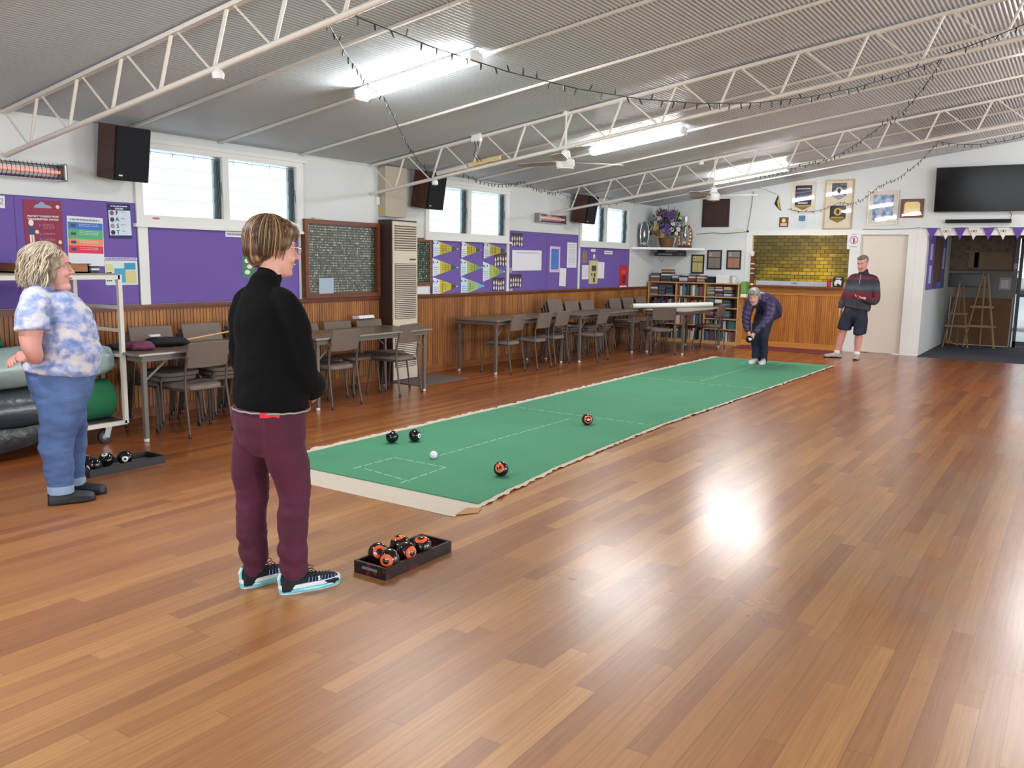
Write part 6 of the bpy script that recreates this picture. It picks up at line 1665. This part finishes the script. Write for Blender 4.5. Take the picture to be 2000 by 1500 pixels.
for nm_, c1, n_, sd in (('pale_curls', 'D4C8B4', 200, 3), ('sand_curls', 'B6A690', 260, 4), ('grey_curls', '8E8474', 140, 6)): hair_strands(HF, n_, sd, C(c1, .5), hair, gc, nm_)
bk_ = mat('navy_leather', '23262E', .5)
for s_, y0, an in ((1, -.09, R(-8)), (-1, -.02, R(12))): shoe(P, s_*.10, y0, an, .265, bk_, M['dark'], 'flat_shoe', .049, .078)

# ---- bowler stooping at the far end of the mat
P = thing('person', 'person in purple puffer jacket stooping to deliver a bowl on the mat', 'person', (-4.13, 13.25, .0125), R(180))
b = MB()
HF = Fr((.035, .40, 1.065), (-.12, .92, -.32), (.0, .3, .95))
head(b, HF, .98)
limb(b, [(.02, .20, 1.02, .07), (.03, .30, 1.035, .056), (.035, .36, 1.02, .052)])
limb(b, [(-.04, -.14, .79, .12, .10), (-.03, -.05, .90, .12, .10), (0, .10, .98, .12, .09), (.01, .19, 1.0, .08, .06)])
limb(b, [(.14, .19, .97, .05), (.17, .25, .80, .042), (.14, .36, .62, .036), (.075, .42, .51, .027)])
limb(b, [(-.12, .19, .97, .05), (-.16, .26, .79, .042), (-.08, .37, .62, .036), (.005, .435, .49, .027)])
F = Fr((.068, .425, .495), (-.12, .35, -1), (.6, .9, .3)); hand(b, F, .12, side=-1, k=.95)
F = Fr((.0, .445, .475), (.35, .35, -.8), (-.9, .5, .0)); hand(b, F, .55, side=-1, k=.95)
for s_, x0 in ((1, .085), (-1, -.035)):
    limb(b, [(x0*.9-.02, -.14, .79, .08), (x0, -.05, .62, .07), (x0, .05, .43, .05), (x0, .0, .25, .05), (x0, -.02, .08, .04)], (0, 1, 0))
    limb(b, [(x0, -.03, .045, .028, .026), (x0, .04, .034, .026, .016), (x0, .09, .03, .024, .010)], (1, 0, 0))
union('body', b, skin1, P, .0065, 3); face_parts(HF, P, .98)
b = MB()
limb(b, [(-.03, -.20, .84, .15, .12), (-.01, -.14, .77, .165, .135)], (1, 0, 0))
for s_, x0 in ((1, .085), (-1, -.035)):
    limb(b, [(x0-.01, -.14, .79, .095, .115), (x0, -.06, .62, .092, .10), (x0, .05, .43, .078, .085), (x0, .0, .25, .070, .075), (x0, -.015, .09, .064, .070), (x0, -.015, .07, .064, .07)], (1, 0, 0), caps=(True, False))
union('trousers', b, mat('navy_trousers', '1E2438', .85), P, .010, 4, fold_fn(3, 8, 8, 14, .008))
t = NT('puffer_nylon'); co = t.coord('Object'); wv = t.n('TexNoise'); wv.inputs['Scale'].default_value = 6; t.l(co, wv.inputs['Vector'])
t.l(t.ramp(wv.outputs[0], [(.35, '30254A'), (.7, '483866')]), t.b.inputs['Base Color']); t.b.inputs['Roughness'].default_value = .45
b = MB()
limb(b, [(-.06, -.24, .80, .165, .13), (-.05, -.13, .87, .185, .145), (-.03, -.02, .94, .190, .145), (-.01, .10, .99, .185, .135), (0, .19, 1.015, .155, .115), (.015, .26, 1.02, .10, .09), (.02, .29, 1.02, .085, .08)], (1, 0, 0))
limb(b, [(.09, .17, .99, .08), (.145, .19, .96, .085), (.175, .24, .83, .075), (.165, .31, .70, .068), (.12, .38, .59, .055), (.10, .405, .555, .048)], (0, 1, 0))
limb(b, [(-.08, .17, .99, .08), (-.135, .19, .95, .09), (-.175, .25, .81, .078), (-.13, .33, .68, .070), (-.05, .40, .57, .055), (-.025, .42, .54, .048)], (0, 1, 0))
union('puffer_jacket', b, t.m, P, .010, 4, lambda c: .010*abs(math.sin((c.z*.75-c.y*.5)*44))-.004)
b = MB(); e = HF.rot(); b.sphere(HF(0, -.03, .042), (.093, .105, .088), 20, 14, e).sphere(HF(0, .03, .075), (.080, .075, .048), 18, 12, e)
for s_ in (-1, 1): b.sphere(HF(s_*.080, -.01, .0), (.018, .04, .055), 12, 8, e)
hair = union('hair', b, hair_mat('grey_hair', '6A6864', '8C8A84', 'B8B6B0', 30), P, .008, 3, fold_fn(4, 30, 30, 12, .007))
for s_, x0, an in ((1, .085, R(12)), (-1, -.035, R(-6))): shoe(P, x0, -.02, an, .25, C('D8DADC', .6), C('E8E8E8', .5), 'white_shoe', .045, .065)
bw = bowl((0, 0, 0), 'black bowl held in the hands of the stooping person', bm_w, (.55, -1, .1), None, .056)
bw.location = (-4.13-.045, 13.25-.475, .425)

# ---- man by the door
P = thing('person', 'person in red and grey striped jumper and navy shorts leaning by the cream door', 'person', (-3.25, 15.10, 0), R(180))
b = MB()
HF = Fr((-.155, .03, 1.605), (.22, .95, -.28), (.06, .25, .96))
head(b, HF, 1.03, 1.08)
limb(b, [(-.185, -.02, 1.38, .08), (-.175, -.01, 1.46, .066), (-.165, .0, 1.54, .062)])
limb(b, [(-.10, -.02, .86, .14, .10), (-.13, -.01, 1.05, .16, .12), (-.165, -.01, 1.22, .15, .10), (-.18, -.02, 1.34, .08, .06)])
limb(b, [(.0, -.02, 1.31, .05), (.065, -.01, 1.12, .044), (.115, .03, .95, .042), (.14, .05, .84, .030)])
limb(b, [(-.335, -.02, 1.30, .045), (-.385, -.0, 1.12, .046), (-.40, .03, 1.0, .044), (-.34, .14, 1.0, .040), (-.265, .21, 1.03, .030)])
F = Fr((.142, .052, .84), (.05, .12, -1), (1, .2, .0)); hand(b, F, .22, side=1)
F = Fr((-.25, .215, 1.035), (.85, .35, .12), (.1, -.3, -.95)); hand(b, F, .38, side=1)
LEGS = ((.17, .02, .10, .03), (-.17, -.12, -.12, .0))
limb(b, [(-.02, -.02, .86, .10), (.03, -.01, .68, .095), (.075, .02, .47, .062), (.11, .0, .32, .062), (.155, -.01, .10, .042), (.155, .0, .06, .04)], (0, 1, 0))
limb(b, [(-.17, -.02, .86, .10), (-.19, -.01, .68, .095), (-.185, .02, .47, .062), (-.175, -.0, .32, .062), (-.165, -.01, .10, .042), (-.165, .0, .06, .04)], (0, 1, 0))
limb(b, [(.155, 0, .045, .032, .03), (.22, .06, .04, .034, .02)], (0, 0, 1)); limb(b, [(-.165, 0, .045, .032, .03), (-.165, .10, .04, .034, .02)], (1, 0, 0))
union('body', b, skin2, P, .0068, 3); face_parts(HF, P, 1.03)
b = MB()
limb(b, [(-.10, -.015, .90, .18, .135), (-.095, -.015, .80, .19, .145), (-.09, -.015, .74, .18, .14)], (1, 0, 0))
limb(b, [(-.02, -.015, .82, .105, .14), (.03, -.0, .66, .118, .13), (.055, .015, .53, .115, .125), (.06, .015, .50, .115, .125)], (1, 0, 0), caps=(True, False))
limb(b, [(-.175, -.015, .82, .105, .14), (-.195, -.0, .62, .112, .13), (-.19, .015, .46, .105, .12), (-.19, .015, .43, .105, .12)], (1, 0, 0), caps=(True, False))
union('shorts', b, mat('navy_shorts', '1E2236', .8), P, .010, 4, fold_fn(6, 8, 8, 10, .008))
t = NT('striped_knit'); co = t.coord('Object'); sp = t.n('SeparateXYZ'); t.l(co, sp.inputs[0])
t.l(t.ramp(t.math('SUBTRACT', sp.outputs[2], .6), [(.20, '2A1E28'), (.26, '4A4A4E'), (.38, '3A3A40'), (.44, '5A2634'), (.50, '7A1E30'), (.54, '3E3E44'), (.60, '55575A'), (.68, '2E3444'), (.72, '2A2E3C'), (.755, '7A1E30'), (.785, '3A2A34')]), t.b.inputs['Base Color']); t.b.inputs['Roughness'].default_value = .9
b = MB()
limb(b, [(-.115, -.01, .845, .20, .155), (-.12, -.01, .88, .21, .16), (-.135, .0, 1.02, .215, .165), (-.16, -.0, 1.18, .205, .155), (-.175, -.01, 1.31, .180, .125), (-.18, -.015, 1.39, .125, .09), (-.18, -.01, 1.45, .078, .072), (-.177, -.008, 1.47, .076, .07)], (1, 0, 0), caps=(False, True))
limb(b, [(-.06, -.02, 1.36, .075), (-.005, -.015, 1.33, .078), (.045, -.01, 1.18, .068), (.085, .01, 1.05, .062), (.125, .035, .93, .055), (.137, .045, .875, .044)], (0, 1, 0))
limb(b, [(-.30, -.02, 1.36, .075), (-.345, -.015, 1.32, .080), (-.385, -.0, 1.18, .072), (-.405, .01, 1.04, .070), (-.385, .07, .985, .066), (-.33, .145, 1.0, .056), (-.29, .185, 1.015, .046)], (0, 1, 0))
union('striped_jumper', b, t.m, P, .010, 4, fold_fn(9, 6, 6, 10, .010))
MB().tube([(-.165, .125, 1.42), (-.162, .155, 1.34), (-.158, .165, 1.27)], .006, 6).build('zip', C('8A8A90', .4), P)
b = MB(); e = HF.rot(); b.sphere(HF(0, -.035, .05), (.086, .100, .080), 20, 14, e).sphere(HF(0, .035, .098), (.070, .060, .030), 16, 10, e)
for s_ in (-1, 1): b.sphere(HF(s_*.076, -.005, .025), (.010, .03, .035), 10, 8, e)
union('hair', b, hair_mat('greying_hair', '5A4E44', '7A6C60', '9A9086', 30), P, .007, 3, fold_fn(4, 30, 30, 12, .006))
for ax, ay, an in ((.155, 0, R(62)), (-.165, 0, R(-8))):
    F, sh = shoe(P, ax, ay, an, .285, C('A8A090', .7), M['dark'], 'hiking_shoe', .05, .078)
    MB().lathe([(.048, .075), (.052, .09), (.050, .125), (.046, .13)], (ax, ay, 0), 16).build('sock', C('E4E4E8', .8), P, smooth=True)
o = tag(MB().sphere((0, 0, 0), (.030, .030, .026), 16, 10).build('red_ball', C('8A1E28', .3), smooth='all'), 'small dark red object in the hand of the person in shorts', 'ball')
o.location = (-3.25+.175, 15.10-.275, 1.062)
